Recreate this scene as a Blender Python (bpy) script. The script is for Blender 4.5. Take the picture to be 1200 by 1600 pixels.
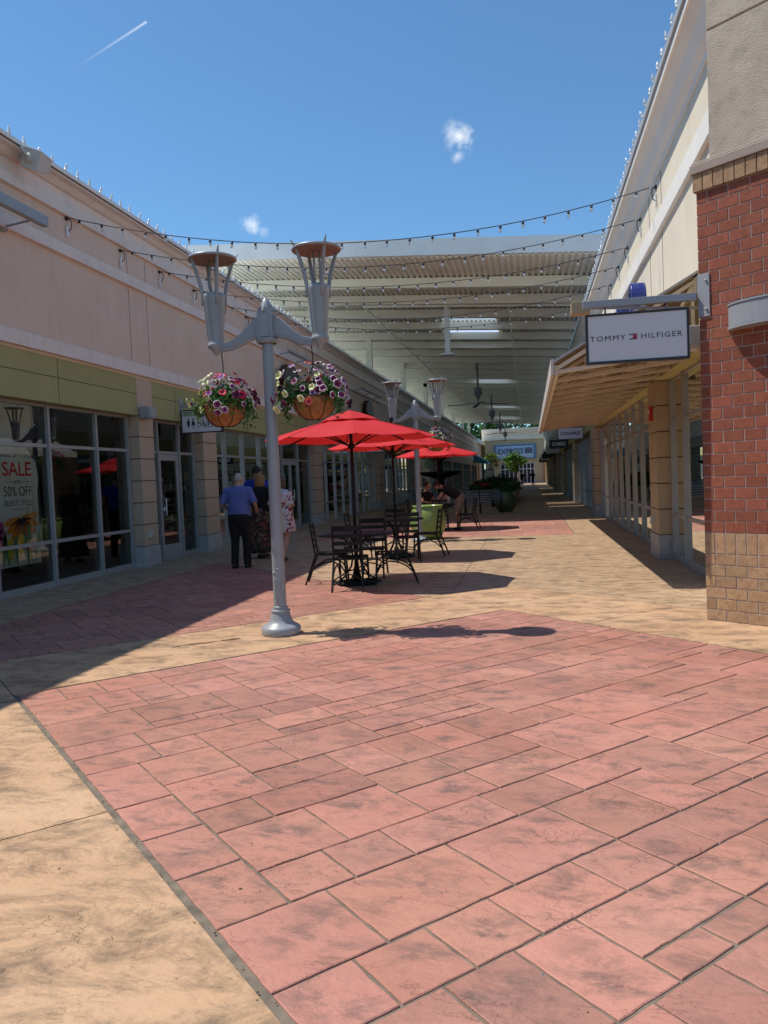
import bpy, bmesh, math, random
from mathutils import Vector, Matrix, noise
R=math.radians
random.seed(7)
for o in list(bpy.data.objects): bpy.data.objects.remove(o)
S=bpy.context.scene; COL=S.collection
# ---------------------------------------------------------------- camera
cam=bpy.data.cameras.new('camera'); co=bpy.data.objects.new('camera',cam); COL.objects.link(co)
cam.sensor_fit='VERTICAL'; cam.sensor_height=36.0; cam.lens=1215/1600*36; cam.clip_start=.05; cam.clip_end=3000
def cam_axes():
    f=1215.; roll=.042; d=Vector((1,-roll)).normalized(); up2=Vector((-roll,-1)).normalized()
    v=Vector((829-600,740-800)); off=v.dot(up2); al=v.dot(d)
    pitch=-math.atan(off/f); yaw=math.atan2(al,math.hypot(f,off))
    fw=Vector((-math.sin(yaw)*math.cos(pitch),math.cos(yaw)*math.cos(pitch),math.sin(pitch)))
    rt=Vector((math.cos(yaw),math.sin(yaw),0)); up=rt.cross(fw)
    ix=(d.x*rt+up2.x*up).normalized(); iy=(-(d.y*rt+up2.y*up)).normalized()
    return ix,iy,fw
IX,IY,FW=cam_axes()
co.matrix_world=Matrix(((IX.x,IY.x,-FW.x,0),(IX.y,IY.y,-FW.y,0),(IX.z,IY.z,-FW.z,1.5),(0,0,0,1)))
S.camera=co
S.render.resolution_x=768; S.render.resolution_y=1024
# ---------------------------------------------------------------- light
EL=62.9; TAN=math.tan(R(EL))
sd=Vector((-1,-.02,TAN)).normalized()            # towards the sun
sun=bpy.data.lights.new('sun','SUN'); sun.energy=4.4; sun.angle=R(.53); sun.color=(1,.95,.87)
so=bpy.data.objects.new('sun',sun); COL.objects.link(so); so.rotation_euler=sd.to_track_quat('Z','Y').to_euler(); so.location=(0,0,40)
W=bpy.data.worlds.new('World'); S.world=W; W.use_nodes=True
nt=W.node_tree; N=nt.nodes; L=nt.links; N.clear()
out=N.new('ShaderNodeOutputWorld'); bg=N.new('ShaderNodeBackground'); sky=N.new('ShaderNodeTexSky')
sky.sky_type='NISHITA'; sky.sun_disc=False; sky.sun_elevation=R(EL); sky.sun_rotation=math.atan2(sd.x,sd.y)
sky.air_density=1.0; sky.dust_density=.25; sky.ozone_density=2.0; sky.altitude=100
bg.inputs[1].default_value=.128
tc=N.new('ShaderNodeTexCoord')
def wmath(op,a,b=None,c=None,clamp=False):
    n=N.new('ShaderNodeMath'); n.operation=op; n.use_clamp=clamp
    for i,v in enumerate((a,b,c)):
        if v is None: continue
        if isinstance(v,(int,float)): n.inputs[i].default_value=v
        else: L.new(v,n.inputs[i])
    return n.outputs[0]
def pxray(x,y): return (FW*1215+IX*(x-600)-IY*(y-800)).normalized()
nz=N.new('ShaderNodeTexNoise'); nz.inputs['Scale'].default_value=85; nz.inputs['Detail'].default_value=7; nz.inputs['Roughness'].default_value=.62; L.new(tc.outputs['Generated'],nz.inputs['Vector'])
acc=None
for (x,y,r,st) in ((717,213,19,.85),(714,244,9,.65),(392,351,14,.6),(412,361,8,.3)):   # small cumulus puffs: a direction and an angular size each
    d=pxray(x,y); dist=N.new('ShaderNodeVectorMath'); dist.operation='DISTANCE'; L.new(tc.outputs['Generated'],dist.inputs[0]); dist.inputs[1].default_value=d
    m=wmath('SUBTRACT',1.0,wmath('DIVIDE',dist.outputs['Value'],r/1215*1.25))
    m=wmath('ADD',m,wmath('MULTIPLY',wmath('SUBTRACT',nz.outputs[0],.5),2.6))
    m=wmath('MULTIPLY',wmath('MULTIPLY',m,.8,clamp=True),st)
    m=wmath('MULTIPLY',m,wmath('SUBTRACT',1.6,wmath('DIVIDE',dist.outputs['Value'],r/1215),clamp=True))
    acc=m if acc is None else wmath('MAXIMUM',acc,m)
# contrail: a great-circle streak between two directions
a=pxray(229,34); b=pxray(106,114); nrm=a.cross(b).normalized(); mid=(a+b).normalized(); al=(a-b).normalized(); half=(a-b).length/2
def wdot(v):
    n=N.new('ShaderNodeVectorMath'); n.operation='DOT_PRODUCT'; L.new(tc.outputs['Generated'],n.inputs[0]); n.inputs[1].default_value=v; return n.outputs['Value']
t=wmath('ADD',wmath('MULTIPLY',wmath('DIVIDE',wdot(al),half),.5),.5)          # 0 old end .. 1 fresh end
wd=wmath('SUBTRACT',1.0,wmath('DIVIDE',wmath('ABSOLUTE',wdot(nrm)),.0016),clamp=True)
inn=wmath('MULTIPLY',wmath('GREATER_THAN',t,0.0),wmath('LESS_THAN',t,1.0))
ct=wmath('MULTIPLY',wmath('MULTIPLY',wd,inn),wmath('MULTIPLY',wmath('POWER',wmath('MAXIMUM',t,0.001),1.6),.6))
ct=wmath('MULTIPLY',ct,wmath('GREATER_THAN',wdot(mid),.9))
acc=wmath('MAXIMUM',acc,ct)
mx=N.new('ShaderNodeMix'); mx.data_type='RGBA'; L.new(acc,mx.inputs[0]); tn=N.new('ShaderNodeMix'); tn.data_type='RGBA'; tn.blend_type='MULTIPLY'; tn.inputs[0].default_value=1; L.new(sky.outputs[0],tn.inputs[6]); tn.inputs[7].default_value=(.68,.98,1.12,1); L.new(tn.outputs[2],mx.inputs[6]); mx.inputs[7].default_value=(7.5,7.9,8.4,1)
L.new(mx.outputs[2],bg.inputs[0]); L.new(bg.outputs[0],out.inputs[0])
S.view_settings.view_transform='Standard'; S.view_settings.look='None'; S.view_settings.gamma=1; S.view_settings.exposure=0.12
S.render.engine='CYCLES'
# ---------------------------------------------------------------- materials
def mat(name,col,rough=.6,metal=0,var=0,vs=8,bump=0,bs=60,attr=None,spec=.5,stain=None,sstr=.5,ss=2,trans=0,det=4,smap=None):
    m=bpy.data.materials.new(name); m.use_nodes=True; t=m.node_tree; n=t.nodes; l=t.links; p=n['Principled BSDF']
    p.inputs['Roughness'].default_value=rough; p.inputs['Metallic'].default_value=metal; p.inputs['Specular IOR Level'].default_value=spec
    if trans: p.inputs['Transmission Weight'].default_value=trans
    tcn=n.new('ShaderNodeTexCoord'); c=None
    def rgb(cc):
        x=n.new('ShaderNodeRGB'); x.outputs[0].default_value=(*cc,1); return x.outputs[0]
    c=rgb(col)
    if attr:
        at=n.new('ShaderNodeVertexColor'); at.layer_name=attr; mm=n.new('ShaderNodeMix'); mm.data_type='RGBA'; mm.blend_type='MULTIPLY'; mm.inputs[0].default_value=1
        l.new(c,mm.inputs[6]); l.new(at.outputs[0],mm.inputs[7]); c=mm.outputs[2]
    if var:
        nn=n.new('ShaderNodeTexNoise'); nn.inputs['Scale'].default_value=vs; nn.inputs['Detail'].default_value=det; l.new(tcn.outputs['Object'],nn.inputs[0])
        mr=n.new('ShaderNodeMapRange'); mr.inputs[1].default_value=.25; mr.inputs[2].default_value=.75; mr.inputs[3].default_value=1-var; mr.inputs[4].default_value=1+var; l.new(nn.outputs[0],mr.inputs[0])
        mm=n.new('ShaderNodeMix'); mm.data_type='RGBA'; mm.blend_type='MULTIPLY'; mm.inputs[0].default_value=1; l.new(c,mm.inputs[6]); l.new(mr.outputs[0],mm.inputs[7]); c=mm.outputs[2]
    if stain:
        nn=n.new('ShaderNodeTexNoise'); nn.inputs['Scale'].default_value=ss; nn.inputs['Detail'].default_value=8; nn.inputs['Roughness'].default_value=.65; mpp=n.new('ShaderNodeMapping'); mpp.inputs['Scale'].default_value=smap or (1,1,1); l.new(tcn.outputs['Object'],mpp.inputs[0]); l.new(mpp.outputs[0],nn.inputs[0])
        mr=n.new('ShaderNodeMapRange'); mr.inputs[1].default_value=.48; mr.inputs[2].default_value=.72; mr.inputs[3].default_value=0; mr.inputs[4].default_value=sstr; l.new(nn.outputs[0],mr.inputs[0])
        mm=n.new('ShaderNodeMix'); mm.data_type='RGBA'; l.new(mr.outputs[0],mm.inputs[0]); l.new(c,mm.inputs[6]); mm.inputs[7].default_value=(*stain,1); c=mm.outputs[2]
    l.new(c,p.inputs['Base Color'])
    if bump:
        nn=n.new('ShaderNodeTexNoise'); nn.inputs['Scale'].default_value=bs; nn.inputs['Detail'].default_value=4; l.new(tcn.outputs['Object'],nn.inputs[0])
        bp=n.new('ShaderNodeBump'); bp.inputs['Strength'].default_value=bump; bp.inputs['Distance'].default_value=.01; l.new(nn.outputs[0],bp.inputs['Height']); l.new(bp.outputs[0],p.inputs['Normal'])
    return m
def stone(name,base,dark,light,slab=False,gs=1.0):
    """stamped slate concrete: warped colour release stains and ridged chips in the relief"""
    m=bpy.data.materials.new(name); m.use_nodes=True; t=m.node_tree; n=t.nodes; l=t.links; p=n['Principled BSDF']
    p.inputs['Roughness'].default_value=.62; p.inputs['Specular IOR Level'].default_value=.35
    g=n.new('ShaderNodeNewGeometry'); mp=n.new('ShaderNodeMapping'); l.new(g.outputs['Position'],mp.inputs[0]); mp.inputs['Rotation'].default_value=(0,0,R(28)); mp.inputs['Scale'].default_value=(1*gs,1.7*gs,1*gs)
    def noi(sc,de,ro,dis=0,vec=None):
        x=n.new('ShaderNodeTexNoise'); x.inputs['Scale'].default_value=sc; x.inputs['Detail'].default_value=de; x.inputs['Roughness'].default_value=ro; x.inputs['Distortion'].default_value=dis; l.new(vec or mp.outputs[0],x.inputs[0]); return x.outputs[0]
    def rng(v,a,b,c,d):
        x=n.new('ShaderNodeMapRange'); l.new(v,x.inputs[0]); [setattr(x.inputs[i+1],'default_value',q) for i,q in enumerate((a,b,c,d))]; return x.outputs[0]
    def mix(f,a,b,bt='MIX'):
        x=n.new('ShaderNodeMix'); x.data_type='RGBA'; x.blend_type=bt
        if isinstance(f,float): x.inputs[0].default_value=f
        else: l.new(f,x.inputs[0])
        for i,q in ((6,a),(7,b)):
            if isinstance(q,tuple): x.inputs[i].default_value=(*q,1)
            else: l.new(q,x.inputs[i])
        return x.outputs[2]
    def ma(op,a,b):
        x=n.new('ShaderNodeMath'); x.operation=op
        for i,q in enumerate((a,b)):
            if isinstance(q,(int,float)): x.inputs[i].default_value=q
            else: l.new(q,x.inputs[i])
        return x.outputs[0]
    big=noi(.9,3,.5); med=noi(2.7,10,.76,.5); fin=noi(46,5,.7); grit=noi(260,2,.6)
    wrp=noi(1.9,7,.62,.35); wrp2=noi(5.2,8,.66,.2)
    def frac(v,k):
        x=ma('MULTIPLY',v,k); return ma('SUBTRACT',x,ma('FLOOR',x,0.0))
    def terr(v,k):
        x=ma('MULTIPLY',v,k); fl=ma('FLOOR',x,0.0); return ma('DIVIDE',ma('ADD',fl,rng(ma('SUBTRACT',x,fl),.0,.09,0,1)),k)
    edge=rng(frac(wrp,9),.0,.035,1,0); gate=rng(noi(1.6,4,.6),.50,.60,0,1); edge=ma('MULTIPLY',edge,gate)
    c=mix(rng(big,.3,.7,0,1),base,light)
    c=mix(rng(fin,.3,.7,0,.30),c,tuple(q*.70 for q in base))
    c=mix(rng(grit,.55,.75,0,.35),c,tuple(min(1,q*1.35) for q in light))
    sm=rng(med,.46,.63,0,.9)
    if slab:
        uv=n.new('ShaderNodeUVMap'); uv.uv_map='UVMap'
        ln=n.new('ShaderNodeVectorMath'); ln.operation='DISTANCE'; l.new(uv.outputs[0],ln.inputs[0]); ln.inputs[1].default_value=(.5,.5,0)
        blob=rng(ln.outputs['Value'],.10,.72,.95,.05)
        sm=ma('ADD',ma('MULTIPLY',blob,rng(noi(4.6,9,.72,.4),.46,.62,0,.8)),ma('MULTIPLY',rng(med,.56,.70,0,.5),.5))
        at=n.new('ShaderNodeVertexColor'); at.layer_name='Col'; c=mix(1.0,c,at.outputs[0],'MULTIPLY')
    c=mix(sm,c,dark)
    c=mix(ma('MULTIPLY',edge,.16),c,tuple(q*.45 for q in dark))
    l.new(c,p.inputs['Base Color'])
    g1=rng(noi(1.3,3,.5),.46,.60,0,1); g2=rng(noi(2.1,3,.5),.50,.62,0,1)
    h=ma('ADD',ma('MULTIPLY',wrp,.9),ma('MULTIPLY',g1,ma('MULTIPLY',ma('SUBTRACT',terr(wrp,7),wrp),.9)))
    h=ma('ADD',h,ma('ADD',ma('MULTIPLY',wrp2,.30),ma('MULTIPLY',g2,ma('MULTIPLY',ma('SUBTRACT',terr(wrp2,5),wrp2),.30)))); h=ma('ADD',h,ma('MULTIPLY',fin,.05)); h=ma('ADD',h,ma('MULTIPLY',grit,.012))
    bp=n.new('ShaderNodeBump'); bp.inputs['Strength'].default_value=.8; bp.inputs['Distance'].default_value=.04; l.new(h,bp.inputs['Height']); l.new(bp.outputs[0],p.inputs['Normal'])
    return m
def glass(name,tint=(.55,.6,.6)):
    m=bpy.data.materials.new(name); m.use_nodes=True; t=m.node_tree; n=t.nodes; l=t.links; n.clear()
    o=n.new('ShaderNodeOutputMaterial'); tr=n.new('ShaderNodeBsdfTransparent'); tr.inputs[0].default_value=(*tint,1); gl=n.new('ShaderNodeBsdfGlossy'); gl.inputs['Roughness'].default_value=.0; gl.inputs[0].default_value=(.95,1,.98,1)
    fr=n.new('ShaderNodeFresnel'); fr.inputs[0].default_value=1.55; mr=n.new('ShaderNodeMath'); mr.operation='MULTIPLY'; mr.inputs[1].default_value=1.25; mr.use_clamp=True; l.new(fr.outputs[0],mr.inputs[0])
    mx=n.new('ShaderNodeMixShader'); l.new(mr.outputs[0],mx.inputs[0]); l.new(tr.outputs[0],mx.inputs[1]); l.new(gl.outputs[0],mx.inputs[2]); l.new(mx.outputs[0],o.inputs[0]); return m
def emis(name,col,st):
    m=bpy.data.materials.new(name); m.use_nodes=True; p=m.node_tree.nodes['Principled BSDF']; p.inputs['Base Color'].default_value=(*col,1); p.inputs['Emission Color'].default_value=(*col,1); p.inputs['Emission Strength'].default_value=st; return m
def leafmat(name,a,b):
    m=mat(name,(1,1,1),.6,attr='Col',spec=.15); t=m.node_tree; p=t.nodes['Principled BSDF']
    return m
M={}
M['tan']=stone('tan_concrete',(.51,.30,.165),(.19,.125,.078),(.61,.40,.24))
M['tan2']=stone('tan_concrete_worn',(.42,.275,.165),(.16,.11,.07),(.52,.36,.225),gs=1.5)
M['pink']=stone('pink_slabs',(.41,.175,.125),(.12,.088,.072),(.50,.24,.18),slab=True)
M['joint']=mat('joint',(.17,.135,.10),.95,var=.4,vs=14)
M['metal']=mat('grey_paint',(.30,.315,.335),.38,.0,var=.08,vs=5,spec=.6)
M['alu']=mat('aluminium',(.36,.36,.355),.45,.2,var=.06,vs=3)
M['stucco_pink']=mat('stucco_pink',(.72,.55,.43),.9,var=.05,vs=1.3,bump=.5,bs=90,stain=(.52,.40,.31),sstr=.3,ss=3,smap=(1,2.2,.28))
M['stucco_cream']=mat('stucco_cream',(.74,.66,.50),.9,var=.04,vs=1.3,bump=.5,bs=90,stain=(.6,.5,.36),sstr=.35,ss=3,smap=(1,2.2,.28))
M['band']=mat('band_cream',(.78,.69,.62),.85,var=.05,vs=2,bump=.3,bs=90,stain=(.45,.38,.33),sstr=.3,ss=4,smap=(1,1.5,.5))
M['band_white']=mat('band_white',(.80,.76,.68),.8,var=.04,vs=2,bump=.15,bs=120)
M['green']=mat('stucco_green',(.37,.35,.15),.9,var=.07,vs=1.5,bump=.35,bs=120)
M['yellow']=mat('stucco_yellow',(.50,.43,.19),.9,var=.06,vs=1.5,bump=.35,bs=120)
M['tanwall']=mat('stucco_tan',(.54,.41,.30),.9,var=.06,vs=1.5,bump=.35,bs=120)
M['block']=mat('pillar_block',(.52,.385,.28),.85,var=.10,vs=3,bump=.5,bs=90,stain=(.2,.14,.1),sstr=.3,ss=3)
M['blockr']=mat('pillar_block_right',(.50,.38,.24),.85,var=.10,vs=3,bump=.5,bs=90,stain=(.22,.15,.08),sstr=.3,ss=3)
M['stonebase']=mat('grey_stone_base',(.42,.42,.40),.8,var=.1,vs=5,bump=.3,bs=60,stain=(.2,.19,.17),sstr=.5,ss=4)
M['groove']=mat('groove',(.09,.06,.045),.9)
M['roof']=mat('roof_metal',(.42,.42,.42),.5,.2,var=.05); M['bounce_white']=mat('roof_bounce_white',(.80,.80,.78),.8,var=.05)
M['gutter']=mat('gutter',(.55,.52,.48),.6,var=.04)
M['eifs']=mat('tower_stucco',(.50,.41,.32),.95,var=.14,vs=3,bump=.8,bs=85,stain=(.30,.24,.19),sstr=.6,ss=7)
M['mortar']=mat('mortar',(.46,.39,.34),.95,var=.1,vs=30,bump=.5,bs=150)
M['brick']=mat('brick',(.30,.098,.060),.88,attr='Col',var=.2,vs=50,bump=.6,bs=160,stain=(.13,.04,.03),sstr=.5,ss=16,spec=.25)
M['cap']=mat('cap_brown',(.33,.25,.20),.6,var=.06)
M['pane']=glass('window_glass',(.72,.76,.75))
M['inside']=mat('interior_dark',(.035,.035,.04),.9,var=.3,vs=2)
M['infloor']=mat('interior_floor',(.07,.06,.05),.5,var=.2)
M['shelf']=mat('shelf_goods',(1,1,1),.7,attr='Col')
M['tube']=emis('ceiling_tube',(1,.96,.88),2.2)
M['red']=mat('umbrella_red',(.60,.012,.018),.75,var=.05,vs=3,bump=.15,bs=300)
_t=M['red'].node_tree; _p=_t.nodes['Principled BSDF']; _o=_t.nodes['Material Output']; _tr=_t.nodes.new('ShaderNodeBsdfTranslucent'); _tr.inputs[0].default_value=(.65,.015,.015,1); _mm=_t.nodes.new('ShaderNodeMixShader'); _mm.inputs[0].default_value=.22; _t.links.new(_p.outputs[0],_mm.inputs[1]); _t.links.new(_tr.outputs[0],_mm.inputs[2]); _t.links.new(_mm.outputs[0],_o.inputs[0])
M['black']=mat('black_iron',(.010,.010,.011),.55,spec=.3,var=.1)
M['cord']=mat('black_cord',(.012,.014,.02),.6)
M['bulb']=mat('clear_bulb',(.95,.93,.88),.05,trans=.75,spec=.6)
M['c9']=mat('frosted_bulb',(.82,.86,.9),.2,trans=.3,spec=.6)
M['white']=mat('white_panel',(.74,.74,.75),.45,var=.02)
M['signwhite']=mat('sign_face',(.66,.64,.66),.5,var=.02)
M['ink']=mat('ink_black',(.015,.015,.022),.5)
M['navy']=mat('navy',(.012,.02,.09),.4)
M['royal']=mat('royal_blue_letters',(.012,.028,.19),.25,spec=.6)
M['flagred']=mat('flag_red',(.45,.012,.03),.5)
M['signgreen']=mat('sign_green',(.35,.46,.33),.5)
M['wood']=mat('awning_wood',(.66,.56,.42),.7,var=.12,vs=5,bump=.2,bs=40)
M['canopy']=mat('canopy_paint',(.84,.82,.70),.55,var=.06,vs=1.2)
M['canopyf']=mat('canopy_fascia',(.74,.74,.71),.5,.0,var=.05,vs=.8,stain=(.55,.55,.53),sstr=.4,ss=1.2)
M['deck']=mat('canopy_deck',(.80,.78,.66),.6,var=.06,vs=1.2)
M['skyl']=None
M['dkgrey']=mat('fan_grey',(.20,.20,.21),.5)
M['planter']=mat('green_glaze',(.23,.32,.09),.22,var=.12,vs=2.5,spec=.6,stain=(.18,.27,.06),sstr=.5,ss=3)
M['coco']=mat('coco_liner',(.34,.14,.05),.95,var=.35,vs=22,bump=1.,bs=90)
M['leaf']=leafmat('leaf',0,0)
M['bark']=mat('bark',(.10,.07,.045),.9,var=.3,vs=10,bump=.6,bs=30)
M['soil']=mat('soil',(.05,.035,.025),1,var=.3,vs=20)
M['skin']=mat('skin',(.50,.27,.18),.5,var=.05,vs=9)
M['brown']=mat('brown_sign',(.06,.022,.015),.35)
M['beige']=mat('beige_box',(.42,.31,.17),.7)
M['rust']=mat('lamp_reflector',(.24,.165,.14),.5,var=.25,vs=14)
M['redbox']=mat('alarm_red',(.55,.02,.02),.4)
M['blueawn']=mat('blue_awning',(.05,.22,.35),.6)
M['expblue']=mat('sign_blue',(.42,.58,.74),.5)
M['water']=mat('damp_patch',(.17,.095,.045),.3,var=.3,vs=9)
sk=bpy.data.materials.new('skylight'); sk.use_nodes=True; _n=sk.node_tree.nodes; _n.clear(); _o=_n.new('ShaderNodeOutputMaterial'); _t=_n.new('ShaderNodeBsdfTransparent'); _t.inputs[0].default_value=(.62,.64,.66,1); _d=_n.new('ShaderNodeBsdfTranslucent'); _d.inputs[0].default_value=(.85,.88,.9,1); _m=_n.new('ShaderNodeMixShader'); _m.inputs[0].default_value=.4
sk.node_tree.links.new(_t.outputs[0],_m.inputs[1]); sk.node_tree.links.new(_d.outputs[0],_m.inputs[2]); sk.node_tree.links.new(_m.outputs[0],_o.inputs[0]); M['skyl']=sk
def cmat(name,col,rough=.7,**k):
    if name not in M: M[name]=mat(name,col,rough,**k)
    return M[name]
# ---------------------------------------------------------------- mesh builder
class MB:
    def __init__(s): s.v=[]; s.f=[]; s.mi=[]; s.col=[]; s.uv=[]; s.cur=0; s.c=(1,1,1); s.smooth=[]; s.sm=False
    def add(s,vs,fs,uvs=None):
        b=len(s.v); s.v+= [tuple(p) for p in vs]
        for i,f in enumerate(fs):
            s.f.append([b+k for k in f]); s.mi.append(s.cur); s.col.append(s.c); s.smooth.append(s.sm); s.uv.append(uvs[i] if uvs else None)
    def box(s,x0,x1,y0,y1,z0,z1):
        x0,x1=sorted((x0,x1)); y0,y1=sorted((y0,y1)); z0,z1=sorted((z0,z1))
        s.add([(x0,y0,z0),(x1,y0,z0),(x1,y1,z0),(x0,y1,z0),(x0,y0,z1),(x1,y0,z1),(x1,y1,z1),(x0,y1,z1)],[(0,3,2,1),(4,5,6,7),(0,1,5,4),(1,2,6,5),(2,3,7,6),(3,0,4,7)]); return s
    def bar(s,a,b,w,h=None,up=(0,0,1)):
        a=Vector(a); b=Vector(b); h=h or w; t=(b-a).normalized(); u=Vector(up)
        if abs(t.dot(u))>.99: u=Vector((0,1,0))
        x=t.cross(u).normalized(); y=x.cross(t); vs=[]
        for p in (a,b):
            for i,j in ((-1,-1),(1,-1),(1,1),(-1,1)): vs.append(p+x*i*w/2+y*j*h/2)
        s.add(vs,[(0,1,2,3),(7,6,5,4),(0,4,5,1),(1,5,6,2),(2,6,7,3),(3,7,4,0)]); return s
    def tube(s,pts,r,n=8,cap=True,side=None):
        """tube along pts; r = number, list, or list of (ra,rb)"""
        pts=[Vector(p) for p in pts]; k=len(pts); rs=r if isinstance(r,(list,tuple)) else [r]*k
        u=Vector(side) if side else None; vs=[]; o=s.sm; s.sm=True
        for i,p in enumerate(pts):
            t=(pts[min(i+1,k-1)]-pts[max(i-1,0)]).normalized()
            if u is None: u=Vector((1,0,0)) if abs(t.x)<.8 else Vector((0,1,0))
            x=(u-t*u.dot(t)).normalized(); u=x if not side else Vector(side); y=t.cross(x)
            ra,rb=rs[i] if isinstance(rs[i],(tuple,list)) else (rs[i],rs[i])
            for j in range(n):
                a=2*math.pi*j/n; vs.append(p+x*math.cos(a)*ra+y*math.sin(a)*rb)
        fs=[]
        for i in range(k-1):
            for j in range(n): fs.append((i*n+j,i*n+(j+1)%n,(i+1)*n+(j+1)%n,(i+1)*n+j))
        if cap: fs+= [tuple(range(n-1,-1,-1)),tuple((k-1)*n+j for j in range(n))]
        s.add(vs,fs); s.sm=o; return s
    def lathe(s,prof,c=(0,0,0),n=24,smooth=True):
        """prof: list of (r,z)"""
        vs=[]; fs=[]; k=len(prof); o=s.sm; s.sm=smooth
        for r,z in prof:
            for j in range(n): a=2*math.pi*j/n; vs.append((c[0]+r*math.cos(a),c[1]+r*math.sin(a),c[2]+z))
        for i in range(k-1):
            for j in range(n): fs.append((i*n+j,i*n+(j+1)%n,(i+1)*n+(j+1)%n,(i+1)*n+j))
        s.add(vs,fs); s.sm=o; return s
    def ball(s,c,r,n=10,m=7,rz=None):
        rz=rz or r; c=Vector(c); pr=[(max(1e-4,r*math.sin(math.pi*i/m)),-rz*math.cos(math.pi*i/m)) for i in range(m+1)]
        return s.lathe(pr,c,n)
    def prism(s,poly,a,b,ax='y'):
        """extrude a 2-D polygon from a to b along axis; poly in the two other axes"""
        def P(p,q):
            return {'x':(q,p[0],p[1]),'y':(p[0],q,p[1]),'z':(p[0],p[1],q)}[ax]
        n=len(poly); vs=[P(p,a) for p in poly]+[P(p,b) for p in poly]
        s.add(vs,[tuple(range(n)),tuple(range(2*n-1,n-1,-1))]+[(i,n+i,n+(i+1)%n,(i+1)%n) for i in range(n)]); return s
    def build(s,name,m,parent=None,org=(0,0,0),bevel=0):
        me=bpy.data.meshes.new(name); o=Vector(org)
        me.from_pydata([tuple(Vector(v)-o) for v in s.v],[],s.f); ms=m if isinstance(m,(list,tuple)) else [m]
        for q in ms: me.materials.append(M[q] if isinstance(q,str) else q)
        me.polygons.foreach_set('material_index',s.mi); me.polygons.foreach_set('use_smooth',s.smooth)
        if any(c!=(1,1,1) for c in s.col):
            ca=me.color_attributes.new('Col','FLOAT_COLOR','CORNER'); buf=[]
            for p,c in zip(me.polygons,s.col): buf+= list((*c,1.0))*p.loop_total
            ca.data.foreach_set('color',buf)
        if any(u is not None for u in s.uv):
            uvl=me.uv_layers.new(name='UVMap'); buf=[]
            for p,u in zip(me.polygons,s.uv):
                for k in range(p.loop_total): buf+= list(u[k]) if u else [0.5,0.5]
            uvl.data.foreach_set('uv',buf)
        bm=bmesh.new(); bm.from_mesh(me); bmesh.ops.recalc_face_normals(bm,faces=bm.faces); bm.to_mesh(me); bm.free()
        ob=bpy.data.objects.new(name,me); COL.objects.link(ob)
        if parent: ob.parent=parent
        if bevel: 
            bv=ob.modifiers.new('bevel','BEVEL'); bv.width=bevel; bv.segments=2; bv.limit_method='ANGLE'
        return ob
def tag(o,label=None,cat=None,group=None,kind=None):
    if label: o['label']=label
    if cat: o['category']=cat
    if group: o['group']=group
    if kind: o['kind']=kind
    return o
def thing(name,label,cat,loc=(0,0,0),rz=0,group=None):
    o=bpy.data.objects.new(name,None); COL.objects.link(o); o.location=loc; o.rotation_euler=(0,0,rz); o.empty_display_size=.2
    return tag(o,label,cat,group)
def dup(root,loc,rz=None,label=None,group=None,drop=()):
    def cp(o,par):
        c=o.copy(); COL.objects.link(c); c.parent=par
        for k in list(o.children):
            if k.name.split('.')[0] not in drop: cp(k,c)
        return c
    r=cp(root,None); r.location=loc
    if rz is not None: r.rotation_euler=(0,0,rz)
    if label: r['label']=label
    if group: r['group']=group
    return r
def text(body,w,h,loc,face,m,parent=None,name='lettering',ext=.003,sp=1.0,org=(0,0,0),sh=0,off=0):
    """lettering fitted to width w and height h, centred at loc; face '-y' reads from the camera side, '+x' from the aisle"""
    cu=bpy.data.curves.new(name,'FONT'); cu.body=body; cu.align_x='CENTER'; cu.align_y='CENTER'; cu.extrude=ext; cu.space_character=sp; cu.shear=sh; cu.offset=off; cu.resolution_u=3
    ob=bpy.data.objects.new('tmp',cu); COL.objects.link(ob); bpy.context.view_layer.update()
    me=bpy.data.meshes.new_from_object(ob.evaluated_get(bpy.context.evaluated_depsgraph_get())); bpy.data.objects.remove(ob)
    xs=[v.co.x for v in me.vertices]; ys=[v.co.y for v in me.vertices]; sx=w/(max(xs)-min(xs)); sy=h/(max(ys)-min(ys)); cx=(max(xs)+min(xs))/2; cy=(max(ys)+min(ys))/2
    for v in me.vertices:
        x=(v.co.x-cx)*sx; y=(v.co.y-cy)*sy; z=v.co.z
        p={'-y':(x,-z,y),'+x':(z,x,y),'-x':(-z,-x,y)}[face]
        v.co=Vector(p)+Vector(loc)-Vector(org)
    me.materials.clear(); me.materials.append(M[m] if isinstance(m,str) else m); me.name=name
    o=bpy.data.objects.new(name,me); COL.objects.link(o)
    if parent: o.parent=parent
    return o
def struct(o): o['kind']='structure'; return o
def clip(poly,a,b,c):
    """keep a*x+b*y<=c"""
    res=[]
    for i in range(len(poly)):
        p=poly[i]; q=poly[(i+1)%len(poly)]; dp=a*p[0]+b*p[1]-c; dq=a*q[0]+b*q[1]-c
        if dp<=0: res.append(p)
        if (dp<0)!=(dq<0) and abs(dp-dq)>1e-9:
            t=dp/(dp-dq); res.append((p[0]+(q[0]-p[0])*t,p[1]+(q[1]-p[1])*t))
    return res
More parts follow.
